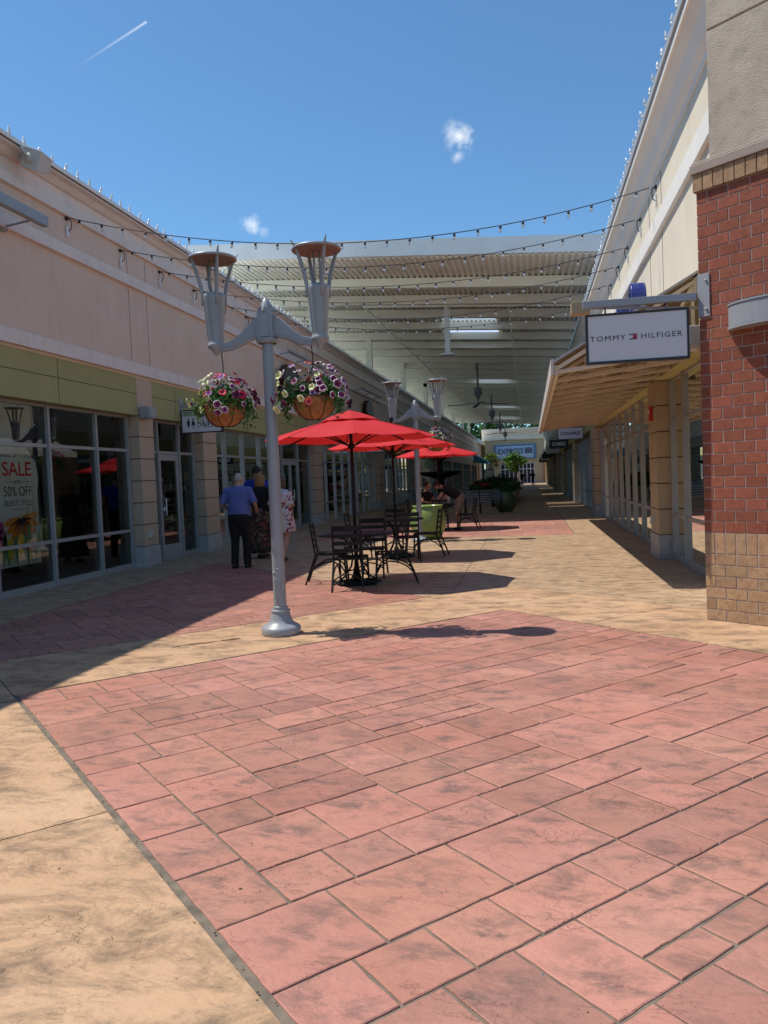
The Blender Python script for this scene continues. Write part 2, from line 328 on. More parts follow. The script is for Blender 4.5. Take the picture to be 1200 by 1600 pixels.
# ================================================================ GROUND
q2=math.sqrt(2)
def uv2(u,v): return ((u+v)/q2,(u-v)/q2)       # u runs NE, v runs SE
g=MB(); g.add([(-900,-300,-.06),(900,-300,-.06),(900,2200,-.06),(-900,2200,-.06)],[(0,1,2,3)]); struct(g.build('ground',mat('grass_far',(.10,.12,.05),.9,var=.3,vs=.05)))
g=MB(); g.box(-8,3.2,-12,140,-.05,-.007); struct(g.build('ground_joint_bed','joint'))
def pave(name,m,polys,z=0.0,th=.03,inset=.004,jit=0):
    g=MB()
    for poly in polys:
        n=len(poly); cx=sum(p[0] for p in poly)/n; cy=sum(p[1] for p in poly)/n
        g.c=(1,1,1)
        g.add([(p[0],p[1],z) for p in poly]+[(p[0],p[1],z-th) for p in poly],[tuple(range(n))]+[(i,(i+1)%n,n+(i+1)%n,n+i) for i in range(n)])
    return struct(g.build(name,m))
BIG=[(-8,-12),(3.2,-12),(3.2,140),(-8,140)]
def region(*cl):
    p=BIG
    for c in cl: p=clip(p,*c)
    return p
def cu(lo=None,hi=None):   # clips for x+y bounds (u) 
    r=[]
    if hi is not None: r.append((1,1,hi*q2))
    if lo is not None: r.append((-1,-1,-lo*q2))
    return r
def cv(lo=None,hi=None):
    r=[]
    if hi is not None: r.append((1,-1,hi*q2))
    if lo is not None: r.append((-1,1,-lo*q2))
    return r
J=.005
U0,U1,U2=.92,5.90,7.28; V0,V1=-6.38,-7.78
# tan fields (a few large pours with thin saw-cut joints between them)
tanp=[]
for lo,hi in ((-30,V1),(V1,V0),(V0,-3.73),(-3.73,-.9),(-.9,2.2),(2.2,30)): tanp.append(region(*cu(hi=U0-.022),*cv(lo+J,hi-J)))
for lo,hi in ((-2.5,V0),(V0,-3.6),(-3.6,-.5),(-.5,20)):
    pass
tanp.append(region(*cu(U0-.022+2*J,3.4-.004),*cv(V1+.012,V0-.012))); tanp.append(region(*cu(3.4+.004,U1-J),*cv(V1+.012,V0-.012)))          # band between the two pink fields
tanp.append(region(*cu(U1+J,U2-J),*cv(V1+.012,-5.2))); tanp.append(region(*cu(U1+J,U2-J),*cv(-5.2+.008,-2.6))); tanp.append(region(*cu(U1+J,U2-J),*cv(-2.6+.008,30)))      # diagonal band by the tower
tanp=[p for p in tanp if len(p)>2]
pave('pavement','tan',tanp)
# aisle field and strips
ais=[]
ais.append(region(*cu(U2+J),(-1,0,1.05-J),(0,1,19.2-J)))
ais.append(region(*cu(U1+J),*cv(hi=V1-J),(-1,0,6.15),(1,0,-1.05-J),(0,1,19.2-J)))
ais.append(region(*cu(U1+J,U2-J),*cv(hi=V1-J),(-1,0,1.05-J)) )
ais.append(region(*cu(U0+J),(1,0,-6.15-J),(0,1,60)))
ais.append(region((-1,0,-1.0-J),(0,-1,-19.2-J),(0,1,140)))
ais.append(region((1,0,1.0-J),(-1,0,6.1),(0,-1,-30.3),(0,1,140)))
ais=[p for p in ais if len(p)>2]
pave('walkway_strips','tan2',ais)
# ashlar slab fields
def ashlar(name,u0,u1,v0,v1,clips,gsz=.138,seed=1,rot=True,z=0.0,pal=1.0):
    rnd=random.Random(seed); nu=int((u1-u0)/gsz); nv=int((v1-v0)/gsz); gu=(u1-u0)/nu; gv=(v1-v0)/nv
    occ=[[False]*nv for _ in range(nu)]; g=MB(); opts=[(3,4),(4,3),(2,3),(3,2),(2,2),(3,3),(4,2),(2,4),(3,3),(2,3),(4,4),(3,5)]
    for i in range(nu):
        for j in range(nv):
            if occ[i][j]: continue
            rnd.shuffle(opts)
            for a,b in opts+[(2,1),(1,2),(1,3),(3,1),(1,1)]:
                if i+a<=nu and j+b<=nv and all(not occ[i+x][j+y] for x in range(a) for y in range(b)): break
            for x in range(a):
                for y in range(b): occ[i+x][j+y]=True
            ua,ub,va,vb=u0+i*gu,u0+(i+a)*gu,v0+j*gv,v0+(j+b)*gv
            jw=.0048+rnd.random()*.0028
            # wavy outline
            pts=[]; cs=[(ua+jw,va+jw),(ub-jw,va+jw),(ub-jw,vb-jw),(ua+jw,vb-jw)]
            for k in range(4):
                p,q=cs[k],cs[(k+1)%4]; m=max(2,int(math.dist(p,q)/.05))
                for t in range(m):
                    f=t/m; e=(rnd.random()-.5)*.005
                    uu=p[0]+(q[0]-p[0])*f; vv=p[1]+(q[1]-p[1])*f
                    if k%2==0: vv+=e
                    else: uu+=e
                    pts.append((uu,vv))
            xy=[uv2(*p) if rot else p for p in pts]
            for c in clips: xy=clip(xy,*c)
            if len(xy)<3: continue
            cx=sum(p[0] for p in xy)/len(xy); cy=sum(p[1] for p in xy)/len(xy)
            ins=[(p[0]+(cx-p[0])/max(.05,math.dist(p,(cx,cy)))*.004,p[1]+(cy-p[1])/max(.05,math.dist(p,(cx,cy)))*.004) for p in xy]
            f=(.84+rnd.random()*.30)*pal; g.c=(f*(1+rnd.uniform(-.03,.03)),f,f*(1+rnd.uniform(-.04,.04)))
            zt=z+rnd.uniform(-.001,.0012); n=len(xy)
            ca,sa=math.cos(rnd.random()*6),math.sin(rnd.random()*6); sz=max(ub-ua,vb-va); ox,oy=rnd.uniform(-.16,.16),rnd.uniform(-.16,.16); w1=rnd.uniform(.75,1.35); w2=rnd.uniform(.75,1.35)
            def tuv(p): return (.5+ox+(p[0]-cx)/sz*w1,.5+oy+(p[1]-cy)/sz*w2)
            g.add([(p[0],p[1],zt) for p in ins]+[(p[0],p[1],zt-.003) for p in xy]+[(p[0],p[1],z-.03) for p in xy],
                  [tuple(range(n))]+[(i2,n+i2,n+(i2+1)%n,(i2+1)%n) for i2 in range(n)]+[(n+i2,2*n+i2,2*n+(i2+1)%n,n+(i2+1)%n) for i2 in range(n)],
                  [[tuv(p) for p in ins]]+[[(.0,.0)]*4]*(2*n))
    return struct(g.build(name,'pink'))
ashlar('plaza',U0+.008,U1-.01,V0+.012,6.4,[(1,0,3.1),(0,-1,4.5)],seed=11)
ashlar('plaza_upper',-1.6,U1-.01,-16,V1-.012,[(-1,0,6.12)],seed=5,pal=.95)
ashlar('plaza_far',-6.1,.98,19.22,30,[],seed=9,rot=False,gsz=.3)
# damp leak patch by the lamp
g=MB(); rnd=random.Random(3)
for (x,y,rx,ry,a) in ((-3.16,6.97,.20,.022,.55),(-2.93,7.14,.10,.026,.6),(-3.36,6.80,.06,.012,.5)):
    pts=[]
    for k in range(28):
        t=2*math.pi*k/28; f=.65+.7*noise.noise(Vector((math.cos(t)*2.3+x*9,math.sin(t)*2.3,y)))+.25*rnd.random(); px=rx*f*math.cos(t); py=ry*f*math.sin(t)*1.3
        pts.append((x+px*math.cos(a)-py*math.sin(a),y+px*math.sin(a)+py*math.cos(a),.0035))
    g.add(pts,[tuple(range(28))])
struct(g.build('pavement_damp_patch','water'))
# ================================================================ LEFT AND RIGHT STORE ROWS
def facade(root,side,XG,XW,y0,y1,bays,pillars,wallc,bandc,headmat,zt,org=(0,0,0),far=60):
    """side +1: the row stands on the left and faces +X; -1: on the right and faces -X. bays: (ya,yb,mullions,kind)"""
    o=-side
    # bays
    for (ya,yb,mul,kind) in bays:
        fr=MB(); w=.055; d=.11; xi=XG+o*d
        fr.box(xi,XG+side*.02,ya,yb,.0,.10)
        fr.box(xi,XG+side*.02,ya,yb,2.885,2.93); fr.box(xi,XG+side*.02,ya,yb,2.24,2.24+w)
        if kind=='window': fr.box(xi,XG+side*.018,ya,yb,.70,.70+w)
        for y in [ya+.03]+list(mul)+[yb-.03]: fr.box(xi,XG+side*.05,y-.026,y+.026,0.002,2.928)
        f=fr.build('window',"alu",root,org)
        p=MB(); xp=XG+side*(-.01 if side>0 else .0); p.add([(xp,ya,.08),(xp,yb,.08),(xp,yb,2.9),(xp,ya,2.9)],[(0,1,2,3)]); p.build('pane','pane',f,org)
    # pillars: banded blocks on a grey stone base
    bl='block' if side>0 else 'blockr'
    for (ya,yb) in pillars:
        xf=XW; p=MB(); z=.40; k=0
        while z<2.93-.05:
            z2=min(z+.425,2.93); p.box(XG+o*.13,xf,ya+.012,yb-.012,z+.008,z2-.008); z=z2
        ob=p.build('pillar',bl,root,org,bevel=.008 if ya<far else 0)
        q=MB(); q.box(XG+o*.12,xf+o*.012,ya+.024,yb-.024,.38,2.93); q.build('pillar_joints','groove',ob,org)
        b=MB(); b.box(XG+o*.13,xf+side*.012,ya-.01,yb+.01,0,.395); b.build('pillar_base','stonebase',ob,org,bevel=.006)
LB=[(-8.0,-1.6,(-6.4,-4.8,-3.2),'window'),(-.8,5.6,(.8,2.4,4.0),'window'),(6.4,13.83,(8.5,9.92,11.3,12.7),'window'),
    (14.47,16.78,(15.0,16.0),'door'),(17.62,22.85,(18.65,19.9,21.2),'window'),(22.85,26.28,(23.2,24.9),'door')]
LP=[(-1.6,-.8),(5.6,6.4),(13.85,14.45),(16.8,17.6),(26.3,27.2)]
y=27.2
while y<110:
    e=y+10.6; mul=[y+1.32*i for i in range(1,8)]; LB.append((y,e,mul,'window')); LP.append((e,e+1.4)); y=e+1.4
LE=y
RB=[(8.9,13.38,(9.6,10.9,12.3),'window'),(14.3,26.2,[15.6+1.32*i for i in range(0,8)],'window')]; RP=[(13.4,14.28),(26.2,27.6)]
y=27.6
while y<110:
    e=y+10.6; RB.append((y,e,[y+1.5*i for i in range(1,7)],'window')); RP.append((e,e+1.4)); y=e+1.4
RE=y
OL=(-7.6,8,0)
left=thing('store_row','long pink and green stucco store row with glass shopfronts on the left side','store building',OL)
facade(left,1,-7.6,-7.35,-8,LE,LB,LP,None,None,None,6.45,OL)
YA=-8.0
w=MB(); w.box(-7.75,-7.36,YA,LE,3.66,6.2); w.build('wall','stucco_pink',left,OL)
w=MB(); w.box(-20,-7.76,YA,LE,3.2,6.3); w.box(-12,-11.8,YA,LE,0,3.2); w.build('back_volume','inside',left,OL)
# green header panels broken by a tan strip above each pillar
g_=MB(); t_=MB()
ed=[YA]; 
segs=[(-8,-1.6),(-.8,5.6),(6.4,13.84),(14.45,25.6)]
for a,b in segs: g_.box(-7.72,-7.365,a,b,2.932,3.66)
for a,b in [(-1.6,-.8),(5.6,6.4),(13.84,14.45)]: t_.box(-7.71,-7.35,a,b,2.932,3.66)
t_.box(-7.71,-7.362,25.6,LE,2.932,3.66)
g_.build('green_header_panel','green',left,OL); t_.build('tan_header_strip','tanwall',left,OL)
jt=MB()
for a,b in segs: jt.box(-7.5,-7.363,a,b,3.34,3.352)
for yy in (8.05,11.34,1.0,3.8,15.5,18.6,21.8,24.2): jt.box(-7.5,-7.3625,yy-.006,yy+.006,2.94,3.65)
for yy in (-4,-3.2,3.7,4.5,13.75,14.45,25.8,27.0,37.9,39.1,49.9,51.1): jt.box(-7.5,-7.3575,yy-.006,yy+.006,3.95,5.33)
for yy in (-4,-3.2,3.7,4.5,13.75,14.45,25.8,27.0,37.9,39.1): jt.box(-7.5,-7.3577,yy-.006,yy+.006,5.54,6.0)
jt.build('control_joints','groove',left,OL)
for (z0,z1,px,nm) in ((3.70,3.92,-7.29,'lower_band'),(5.35,5.55,-7.28,'middle_band'),(6.03,6.19,-7.29,'upper_band')):
    b=MB(); b.box(-7.6,px,YA,LE,z0,z1); b.build(nm,'band',left,OL,bevel=.01)
b=MB(); b.prism([(-7.7,6.2),(-7.354,6.2),(-7.354,6.42),(-7.30,6.43),(-7.22,6.50),(-7.13,6.52),(-7.13,6.545),(-7.7,6.545)],YA,LE,'y'); b.build('cornice','band',left,OL)
b=MB(); b.box(-7.7,-7.12,YA,LE,6.545,6.56); b.build('cornice_gap','groove',left,OL)
b=MB(); b.prism([(-20,6.5),(-7.3,6.56),(-7.09,6.56),(-7.09,6.62),(-7.6,6.64),(-20,6.66)],YA,LE,'y'); b.build('roof','bounce_white',left,OL)  # unseen top shaped flat and white to bounce sunlight under the canopy
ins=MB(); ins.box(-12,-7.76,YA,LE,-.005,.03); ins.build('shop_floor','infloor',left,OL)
# display shelving seen through the first windows
rnd=random.Random(4)
def shelves(root,org,x0,x1,ya,yb,zt,rows,face):
    s=MB(); xf=x1
    for r in range(rows):
        z=.35+r*(zt-.35)/rows; s.c=(.16,.15,.15); s.box(x0,x1,ya,yb,z-.02,z)
        yy=ya+.05
        while yy<yb-.2:
            wd=rnd.uniform(.07,.2); hh=rnd.uniform(.06,.2); cc=rnd.choice([(.03,.03,.035),(.25,.02,.02),(.35,.3,.25),(.08,.08,.1),(.03,.03,.03),(.18,.16,.14)])
            s.c=cc; s.box(x0+.03,x1-.03,yy,yy+wd,z+.001,z+hh); yy+=wd+rnd.uniform(.02,.12)
    s.c=(.05,.05,.055); s.box(x0-.04,x0,ya,yb,0,zt)
    return s.build('display_shelving','shelf',root,org)
shelves(left,OL,-9.9,-9.5,8.6,13.3,2.0,8,1); shelves(left,OL,-9.9,-9.5,18,24,2.0,6,1)
# doors
def door(root,org,XG,side,ya,yb,hand):
    o=-side; d=MB(); x1=XG+side*.012; x0=XG+o*.045
    for a,b,c,e in ((ya,ya+.10,.03,2.23),(yb-.10,yb,.03,2.23),(ya+.10,yb-.10,.03,.32),(ya+.10,yb-.10,2.1,2.23)): d.box(x0,x1,a,b,c,e)
    ob=d.build('door','alu',root,org)
    h=MB(); hy=ya+.15 if hand<0 else yb-.15; xx=x1+side*.055
    h.tube([(x1,hy,.95),(xx,hy,.95),(xx,hy,1.30),(x1,hy,1.30)],.013,8); h.box(x1,x1+side*.015,hy-.03,hy+.03,1.04,1.12)
    h.build('door_handle','white',ob,org); return ob
door(left,OL,-7.6,1,15.05,15.97,-1); door(left,OL,-7.6,1,23.25,24.05,1); door(left,OL,-7.6,1,24.08,24.87,-1)
# --- right row
OR=(2.3,16,0)
right=thing('store_row','long sunlit cream stucco store row with glass shopfronts on the right side','store building',OR)
facade(right,-1,2.3,2.05,8.6,RE,RB,RP,None,None,None,6.45,OR)
YB=8.55
w=MB(); w.box(2.09,2.5,YB,RE,3.86,6.05); w.build('wall','stucco_cream',right,OR)
w=MB(); w.box(2.06,2.5,YB,RE,2.932,3.86); w.build('yellow_header_panel','yellow',right,OR)
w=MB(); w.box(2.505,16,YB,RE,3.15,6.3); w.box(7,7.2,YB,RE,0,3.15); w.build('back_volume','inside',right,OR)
b=MB(); b.box(2.03,2.3,YB,RE,5.12,5.40); b.build('middle_band','band_white',right,OR,bevel=.01)
b=MB(); b.prism([(2.4,6.03),(2.07,6.03),(2.07,6.10),(2.0,6.17),(1.93,6.32),(1.83,6.42),(1.80,6.42),(1.80,6.50),(2.4,6.5)],YB,RE,'y'); b.build('cornice','band_white',right,OR)
b=MB(); b.box(1.815,2.4,YB,RE,6.50,6.515); b.build('cornice_gap','groove',right,OR)
b=MB(); b.prism([(1.77,6.515),(1.77,6.61),(3,6.66),(9,8.1),(16,6.6),(16,6.3),(2.5,6.5)],YB,RE,'y'); b.build('roof','roof',right,OR)
ins=MB(); ins.box(2.42,7.0,YB,RE,-.005,.03); ins.build('shop_floor','infloor',right,OR)
jt=MB()
for yy in (12.6,13.8,24.9,26.1,37,38.2): jt.box(2.085,2.2,yy-.006,yy+.006,3.9,5.1); jt.box(2.0845,2.2,yy-.006,yy+.006,5.42,6.0)
jt.build('control_joints','groove',right,OR)
shelves(right,OR,5.0,5.4,14,24,1.7,5,-1)
for i in range(7):
    t=MB(); t.box(3.0,3.1,13.0+i*1.9,14.3+i*1.9,2.78,2.82); t.build('ceiling_light','tube',right,OR)
# ================================================================ BRICK TOWER
OT=(1.65,8.02,0)
tower=thing('brick_tower','red brick corner tower with tan brick base and rough grey stucco upper part','tower',OT)
ang=math.atan2(-.652,.758)
dv=Vector((math.cos(ang),math.sin(ang),0)); nv=Vector((-.652,-.758,0)).normalized()
c0=Vector(OT)
def TP(s,n,z): return c0+dv*s+nv*n+Vector((0,0,z))
def tbox(mb,s0,s1,n0,n1,z0,z1):
    vs=[TP(s0,n0,z0),TP(s1,n0,z0),TP(s1,n1,z0),TP(s0,n1,z0),TP(s0,n0,z1),TP(s1,n0,z1),TP(s1,n1,z1),TP(s0,n1,z1)]
    mb.add(vs,[(0,3,2,1),(4,5,6,7),(0,1,5,4),(1,2,6,5),(2,3,7,6),(3,0,4,7)])
SW=4.2; DP=.72
m_=MB(); tbox(m_,.006,SW,-DP,-.006,-.02,4.3); m_.build('mortar_core','mortar',tower,OT)
bk=MB(); rnd=random.Random(2)
def brickrow(z,h,L,off,cols,tall=False):
    for face in (0,1):
        s=-off if face==0 else 0
        end=SW if face==0 else DP
        while s<end:
            a=max(s,0); b=min(s+L,end)
            if b-a>.03:
                f=(rnd.choice((.84,.92,.97,1,1.03,1.08)) if cols[1]==1 else rnd.uniform(.9,1.08))*rnd.uniform(.95,1.05); bk.c=tuple(q*f*rnd.uniform(.96,1.04) for q in cols)
                j=.0052; a2=a+(j if a>0 else 0); b2=b-j
                if face==0: tbox(bk,a2,b2,-.05,rnd.uniform(-.001,.0015),z+j,z+h-j)
                else:
                    vs=[]
                    tbox(bk,rnd.uniform(-.001,.001),.05,-b2-.0,-max(a2,.051),z+j,z+h-j)
            s+=L
RED=(1,1,1); TANB=(1.45,2.8,2.6)
z=0.0; hb=.1085; k=0
for i in range(6):
    brickrow(z,hb,.2055,(k%2)*.103,TANB); z+=hb; k+=1
brickrow(z,.205,.103,0,TANB); z+=.205
while z<4.10:
    brickrow(z,hb,.2055,(k%2)*.103,RED); z+=hb; k+=1
zr=z
bk.build('brickwork','brick',tower,OT,bevel=.003)
sb=MB(); s=-.025
while s<SW:
    f=rnd.uniform(.85,1.12); sb.c=tuple(q*f for q in TANB); tbox(sb,s+.004,s+.099,-.06,.028,zr+.006,zr+.17); s+=.103
for n in range(7): sb.c=TANB; tbox(sb,-.025,.06,-.06-.103*n-.1,-.064-.103*n,zr+.006,zr+.17)
sb.build('soldier_course','brick',tower,OT,bevel=.004)
cp=MB(); tbox(cp,-.04,SW,-DP-.02,.045,zr+.172,zr+.26); tbox(cp,-.03,SW,-DP-.02,.03,zr+.255,zr+.285); cp.build('ledge_cap','cap',tower,OT,bevel=.006)
ue=MB()
for a,b in ((zr+.28,5.60),(5.62,7.6),(7.62,10.5)): tbox(ue,.10,SW,-DP-.5,-.07,a,b)
tbox(ue,.115,SW,-DP-.5,-.085,5.5,7.7); ue.build('stucco_upper','eifs',tower,OT,bevel=.006)
# plain flank that closes the tower back to the shop front
fl=MB(); fl.add([(1.67,8.03,-.01),(2.6,8.6,-.01),(5.2,6.5,-.01),(4.6,5.6,-.01),(1.67,8.03,4.3),(2.6,8.6,4.3),(5.2,6.5,4.3),(4.6,5.6,4.3)],[(0,1,2,3),(4,5,6,7),(0,1,5,4),(1,2,6,5),(2,3,7,6)])
# half round wall lamp
s0,s1=.30,1.02; wl=MB(); prof=[]
for k in range(15):
    t=math.pi*k/14; prof.append(((s0+s1)/2-math.cos(t)*(s1-s0)/2,math.sin(t)*.19))
def arcband(mb,pr,z0,z1,grow=0):
    vs=[]; n=len(pr)
    for s_,n_ in pr: vs.append(TP(s_,n_,z0))
    for s_,n_ in pr: vs.append(TP(s_,n_,z1))
    mb.add(vs,[(i,i+1,n+i+1,n+i) for i in range(n-1)]+[tuple(range(n)),tuple(range(2*n-1,n-1,-1))])
lamp=thing('wall_lamp','half round grey metal wall lamp on the red brick tower','wall lamp',TP(.66,0,2.8))
arcband(wl,[(a,b+.002) for a,b in prof],2.775,2.965); o1=wl.build('shade','metal',lamp,TP(.66,0,2.8),bevel=.003)
wr=MB(); pr2=[((s0+s1)/2-math.cos(math.pi*k/14)*(s1-s0+.02)/2,math.sin(math.pi*k/14)*.20) for k in range(15)]
arcband(wr,pr2,2.75,2.773); arcband(wr,pr2,2.967,2.982); wr.build('rim','metal',lamp,TP(.66,0,2.8))
# ================================================================ RIGHT AWNING
OA=(2.0,17,2.8)
aw=thing('timber_awning','lean-to walkway awning with a lattice of timber trusses on the right shopfront','awning',OA)
XO,ZO,XI,ZI=.34,2.83,2.08,3.80; A0,A1=10.05,24.75
sl=(ZI-ZO)/(XI-XO)
r_=MB(); r_.prism([(XO-.02,ZO+.03),(XI,ZI+.04),(XI,ZI+.075),(XO-.02,ZO+.065)],A0-.03,A1,'y'); r_.build('metal_roof','roof',aw,OA)
b=MB(); b.prism([(XO,ZO+.012),(XI,ZI+.012),(XI,ZI+.038),(XO,ZO+.038)],A0,A1,'y'); b.build('board_deck',cmat('awning_deck_shaded',(.27,.19,.115),.8,var=.2,vs=4),aw,OA)  # boards coloured darker to put the shade above the trusses into them
b=MB(); b.box(XO-.045,XO-.005,A0-.02,A1,ZO-.10,ZO+.09); b.build('gutter','gutter',aw,OA)
b=MB(); b.box(XO,XO+.045,A0,A1,ZO-.12,ZO+.01); b.box(XI-.07,XI-.01,A0,A1,ZI-.2,ZI+.01); b.box(1.15,1.20,A0,A1,2.98,3.10); b.build('beam','wood',aw,OA)
n=0; y=A0+.04
while y<A1:
    t=MB(); zb=2.93
    t.bar((XO+.03,y,ZO-.03),(XI-.05,y,ZI-.06),.045,.09,up=(0,1,0))
    t.bar((XO+.05,y,ZO-.07),(XI-.04,y,zb),.045,.085,up=(0,1,0))
    xs=[XO+.45,XO+.85,XO+1.25,XI-.08]
    for i,x in enumerate(xs):
        zt=ZO+(x-XO)*sl-.06; t.bar((x,y,zb-.02),(x,y,zt),.04,.04)
        if i: t.bar((xs[i-1],y,zb),(x,y,zt),.035,.035)
    t.build('truss','wood',aw,OA); y+=.92
b=MB()
yy=A0+.1
while yy<A1-.7:   # flat lattice between the bottom chords
    b.bar((.7,yy,2.90),(1.9,yy+.9,2.93),.05,.04); b.bar((1.9,yy,2.93),(.7,yy+.9,2.90),.05,.04); yy+=.92
b.build('lattice','wood',aw,OA)
# ================================================================ METAL CANOPY over the far aisle
OC=(-3,25,8)
can=thing('metal_canopy','broad pale painted steel canopy with ribbed deck spanning the far aisle','canopy',OC)
def cz(x): return 8.60-.071*(x+3)      # underside of the deck
CX0,CX1,C0,C1=-12.6,2.6,25.0,105.0
SKY=[(34.9,35.8),(37.9,40.4),(55,58),(77,80.5),(92,95)]
SX0,SX1=-3.7,-1.3
rb=[]; 
dk=MB()
def strip(mb,xa,xb,ya,yb):
    mb.add([(xa,ya,cz(xa)),(xb,ya,cz(xb)),(xb,yb,cz(xb)),(xa,yb,cz(xa)),(xa,ya,cz(xa)+.05),(xb,ya,cz(xb)+.05),(xb,yb,cz(xb)+.05),(xa,yb,cz(xa)+.05)],[(0,3,2,1),(4,5,6,7),(0,1,5,4),(1,2,6,5),(2,3,7,6),(3,0,4,7)])
strip(dk,CX0,SX0,C0+.05,C1); strip(dk,SX1,CX1,C0+.05,C1); yprev=C0+.05
for a,b in SKY: strip(dk,SX0,SX1,yprev,a); yprev=b
strip(dk,SX0,SX1,yprev,C1)
dk.build('roof_deck','deck',can,OC)
rbm=MB(); x=CX0+.1
while x<CX1-.1:    # downward ribs of the corrugated deck, running along the aisle
    spans=[(C0+.05,C1)]
    if SX0-.1<x<SX1+.05:
        spans=[]; p=C0+.05
        for a,b in SKY: spans.append((p,a)); p=b
        spans.append((p,C1))
    for a,b in spans:
        z=cz(x)
        rbm.add([(x-.055,a,z),(x+.055,a,z),(x+.03,a,z-.07),(x-.03,a,z-.07),(x-.055,b,z),(x+.055,b,z),(x+.03,b,z-.07),(x-.03,b,z-.07)],[(0,1,2,3),(7,6,5,4),(0,4,5,1),(1,5,6,2),(2,6,7,3),(3,7,4,0)])
    x+=.2
rbm.build('deck_ribs','deck',can,OC)
def xbeam(name,y,w,h,m='canopy',drop=.072):
    b=MB(); z0=cz(CX0)-drop; z1=cz(CX1)-drop
    b.add([(CX0,y,z0),(CX1,y,z1),(CX1,y+w,z1),(CX0,y+w,z0),(CX0,y,z0-h),(CX1,y,z1-h),(CX1,y+w,z1-h),(CX0,y+w,z0-h)],[(0,3,2,1),(4,5,6,7),(0,1,5,4),(1,2,6,5),(2,3,7,6),(3,0,4,7)])
    return b.build(name,m,can,OC)
y=27.6
while y<103.5:
    xbeam('purlin',y,.26,.34); y+=2.7
for yy,zz in ((C0-.0,0),(C1,0)):
    b=MB()
    b.add([(CX0-.1,yy-.06,cz(CX0)-.02),(CX1+.1,yy-.06,cz(CX1)-.02),(CX1+.1,yy+.04,cz(CX1)-.02),(CX0-.1,yy+.04,cz(CX0)-.02),(CX0-.1,yy-.06,cz(CX0)+.50),(CX1+.1,yy-.06,cz(CX1)+.50),(CX1+.1,yy+.04,cz(CX1)+.50),(CX0-.1,yy+.04,cz(CX0)+.50)],[(0,3,2,1),(4,5,6,7),(0,1,5,4),(1,2,6,5),(2,3,7,6),(3,0,4,7)])
    b.build('fascia','canopyf',can,OC)
xbeam('front_soffit_beam',C0+.05,1.5,.03,'canopy',.0)
b=MB(); 
for xx in (CX0,CX1): b.box(xx-.05,xx+.05,C0,C1,cz(xx)-.3,cz(xx)+.4)
b.build('edge_beam','canopy',can,OC)
for yy in (28.2,38.5,49,60,71,82,93,103):
    c=MB(); c.box(-7.9,-7.62,yy,yy+.28,6.6,cz(-7.8)-.07); c.build('column','canopy',can,OC)
    c=MB(); c.box(2.25,2.5,yy,yy+.25,6.55,cz(2.4)-.07); c.build('column','canopy',can,OC)
c=MB(); c.box(-11.4,-11.1,31,31.3,6.9,8.9); c.build('column','canopy',can,OC)
c=MB(); c.tube([(-6.3,30.6,cz(-6.3)-.42),(-5.6,104,cz(-5.6)-.42)],.045,8); c.tube([(-.62,31,cz(-.62)-.42),(-.9,104,cz(-.9)-.42)],.035,8); c.tube([(-6.3,30.6,cz(-6.3)-.42),(2.2,30.7,cz(2.2)-.42)],.05,8); c.build('sprinkler_pipe','canopy',can,OC)
for a,b_ in SKY:
    s=MB(); s.add([(SX0,a,cz(SX0)+.06),(SX1,a,cz(SX1)+.06),(SX1,b_,cz(SX1)+.06),(SX0,b_,cz(SX0)+.06)],[(0,1,2,3)]); s.build('skylight','skyl',can,OC)
d=MB(); d.box(-3.16,-2.96,31.0,31.2,6.35,cz(-3)-.3); d.build('drop_post','white',can,OC); d=MB(); d.box(-3.3,-2.82,30.85,31.35,6.32,6.40); d.build('junction_plate','white',can,OC)
# ceiling fans
fan=thing('ceiling_fan','dark ceiling fan on a long rod under the canopy','ceiling fan',(-3.05,49,8.2),0,'ceiling fans in a row under the canopy')
f_=MB(); f_.tube([(0,0,.3),(0,0,-1.7)],.07,10); f_.build('downrod','dkgrey',fan)
f_=MB(); f_.lathe([(.01,-1.2),(.24,-1.22),(.27,-1.3),(.27,-1.42),(.22,-1.46),(.27,-1.5),(.27,-1.62),(.15,-1.75),(.1,-1.9),(.01,-1.95)],n=20); f_.build('motor','dkgrey',fan)
for k in range(4):
    b=MB(); a=R(90*k+12); b.bar((.2*math.cos(a),.2*math.sin(a),-2.2),(1.9*math.cos(a),1.9*math.sin(a),-2.28),.24,.03); b.build('blade','dkgrey',fan)
f_=MB(); f_.tube([(0,0,-1.9),(0,0,-2.28)],.05,8); f_.build('hub','dkgrey',fan)
for y,lb in ((67,'second dark ceiling fan from the front, under the canopy'),(85,'third dark ceiling fan from the front, under the canopy'),(102,'farthest dark ceiling fan, near the far end of the canopy')): dup(fan,(-3.05,y,8.2),R(y*7),lb)
fan['label']='nearest dark ceiling fan with a bulky motor under the canopy'
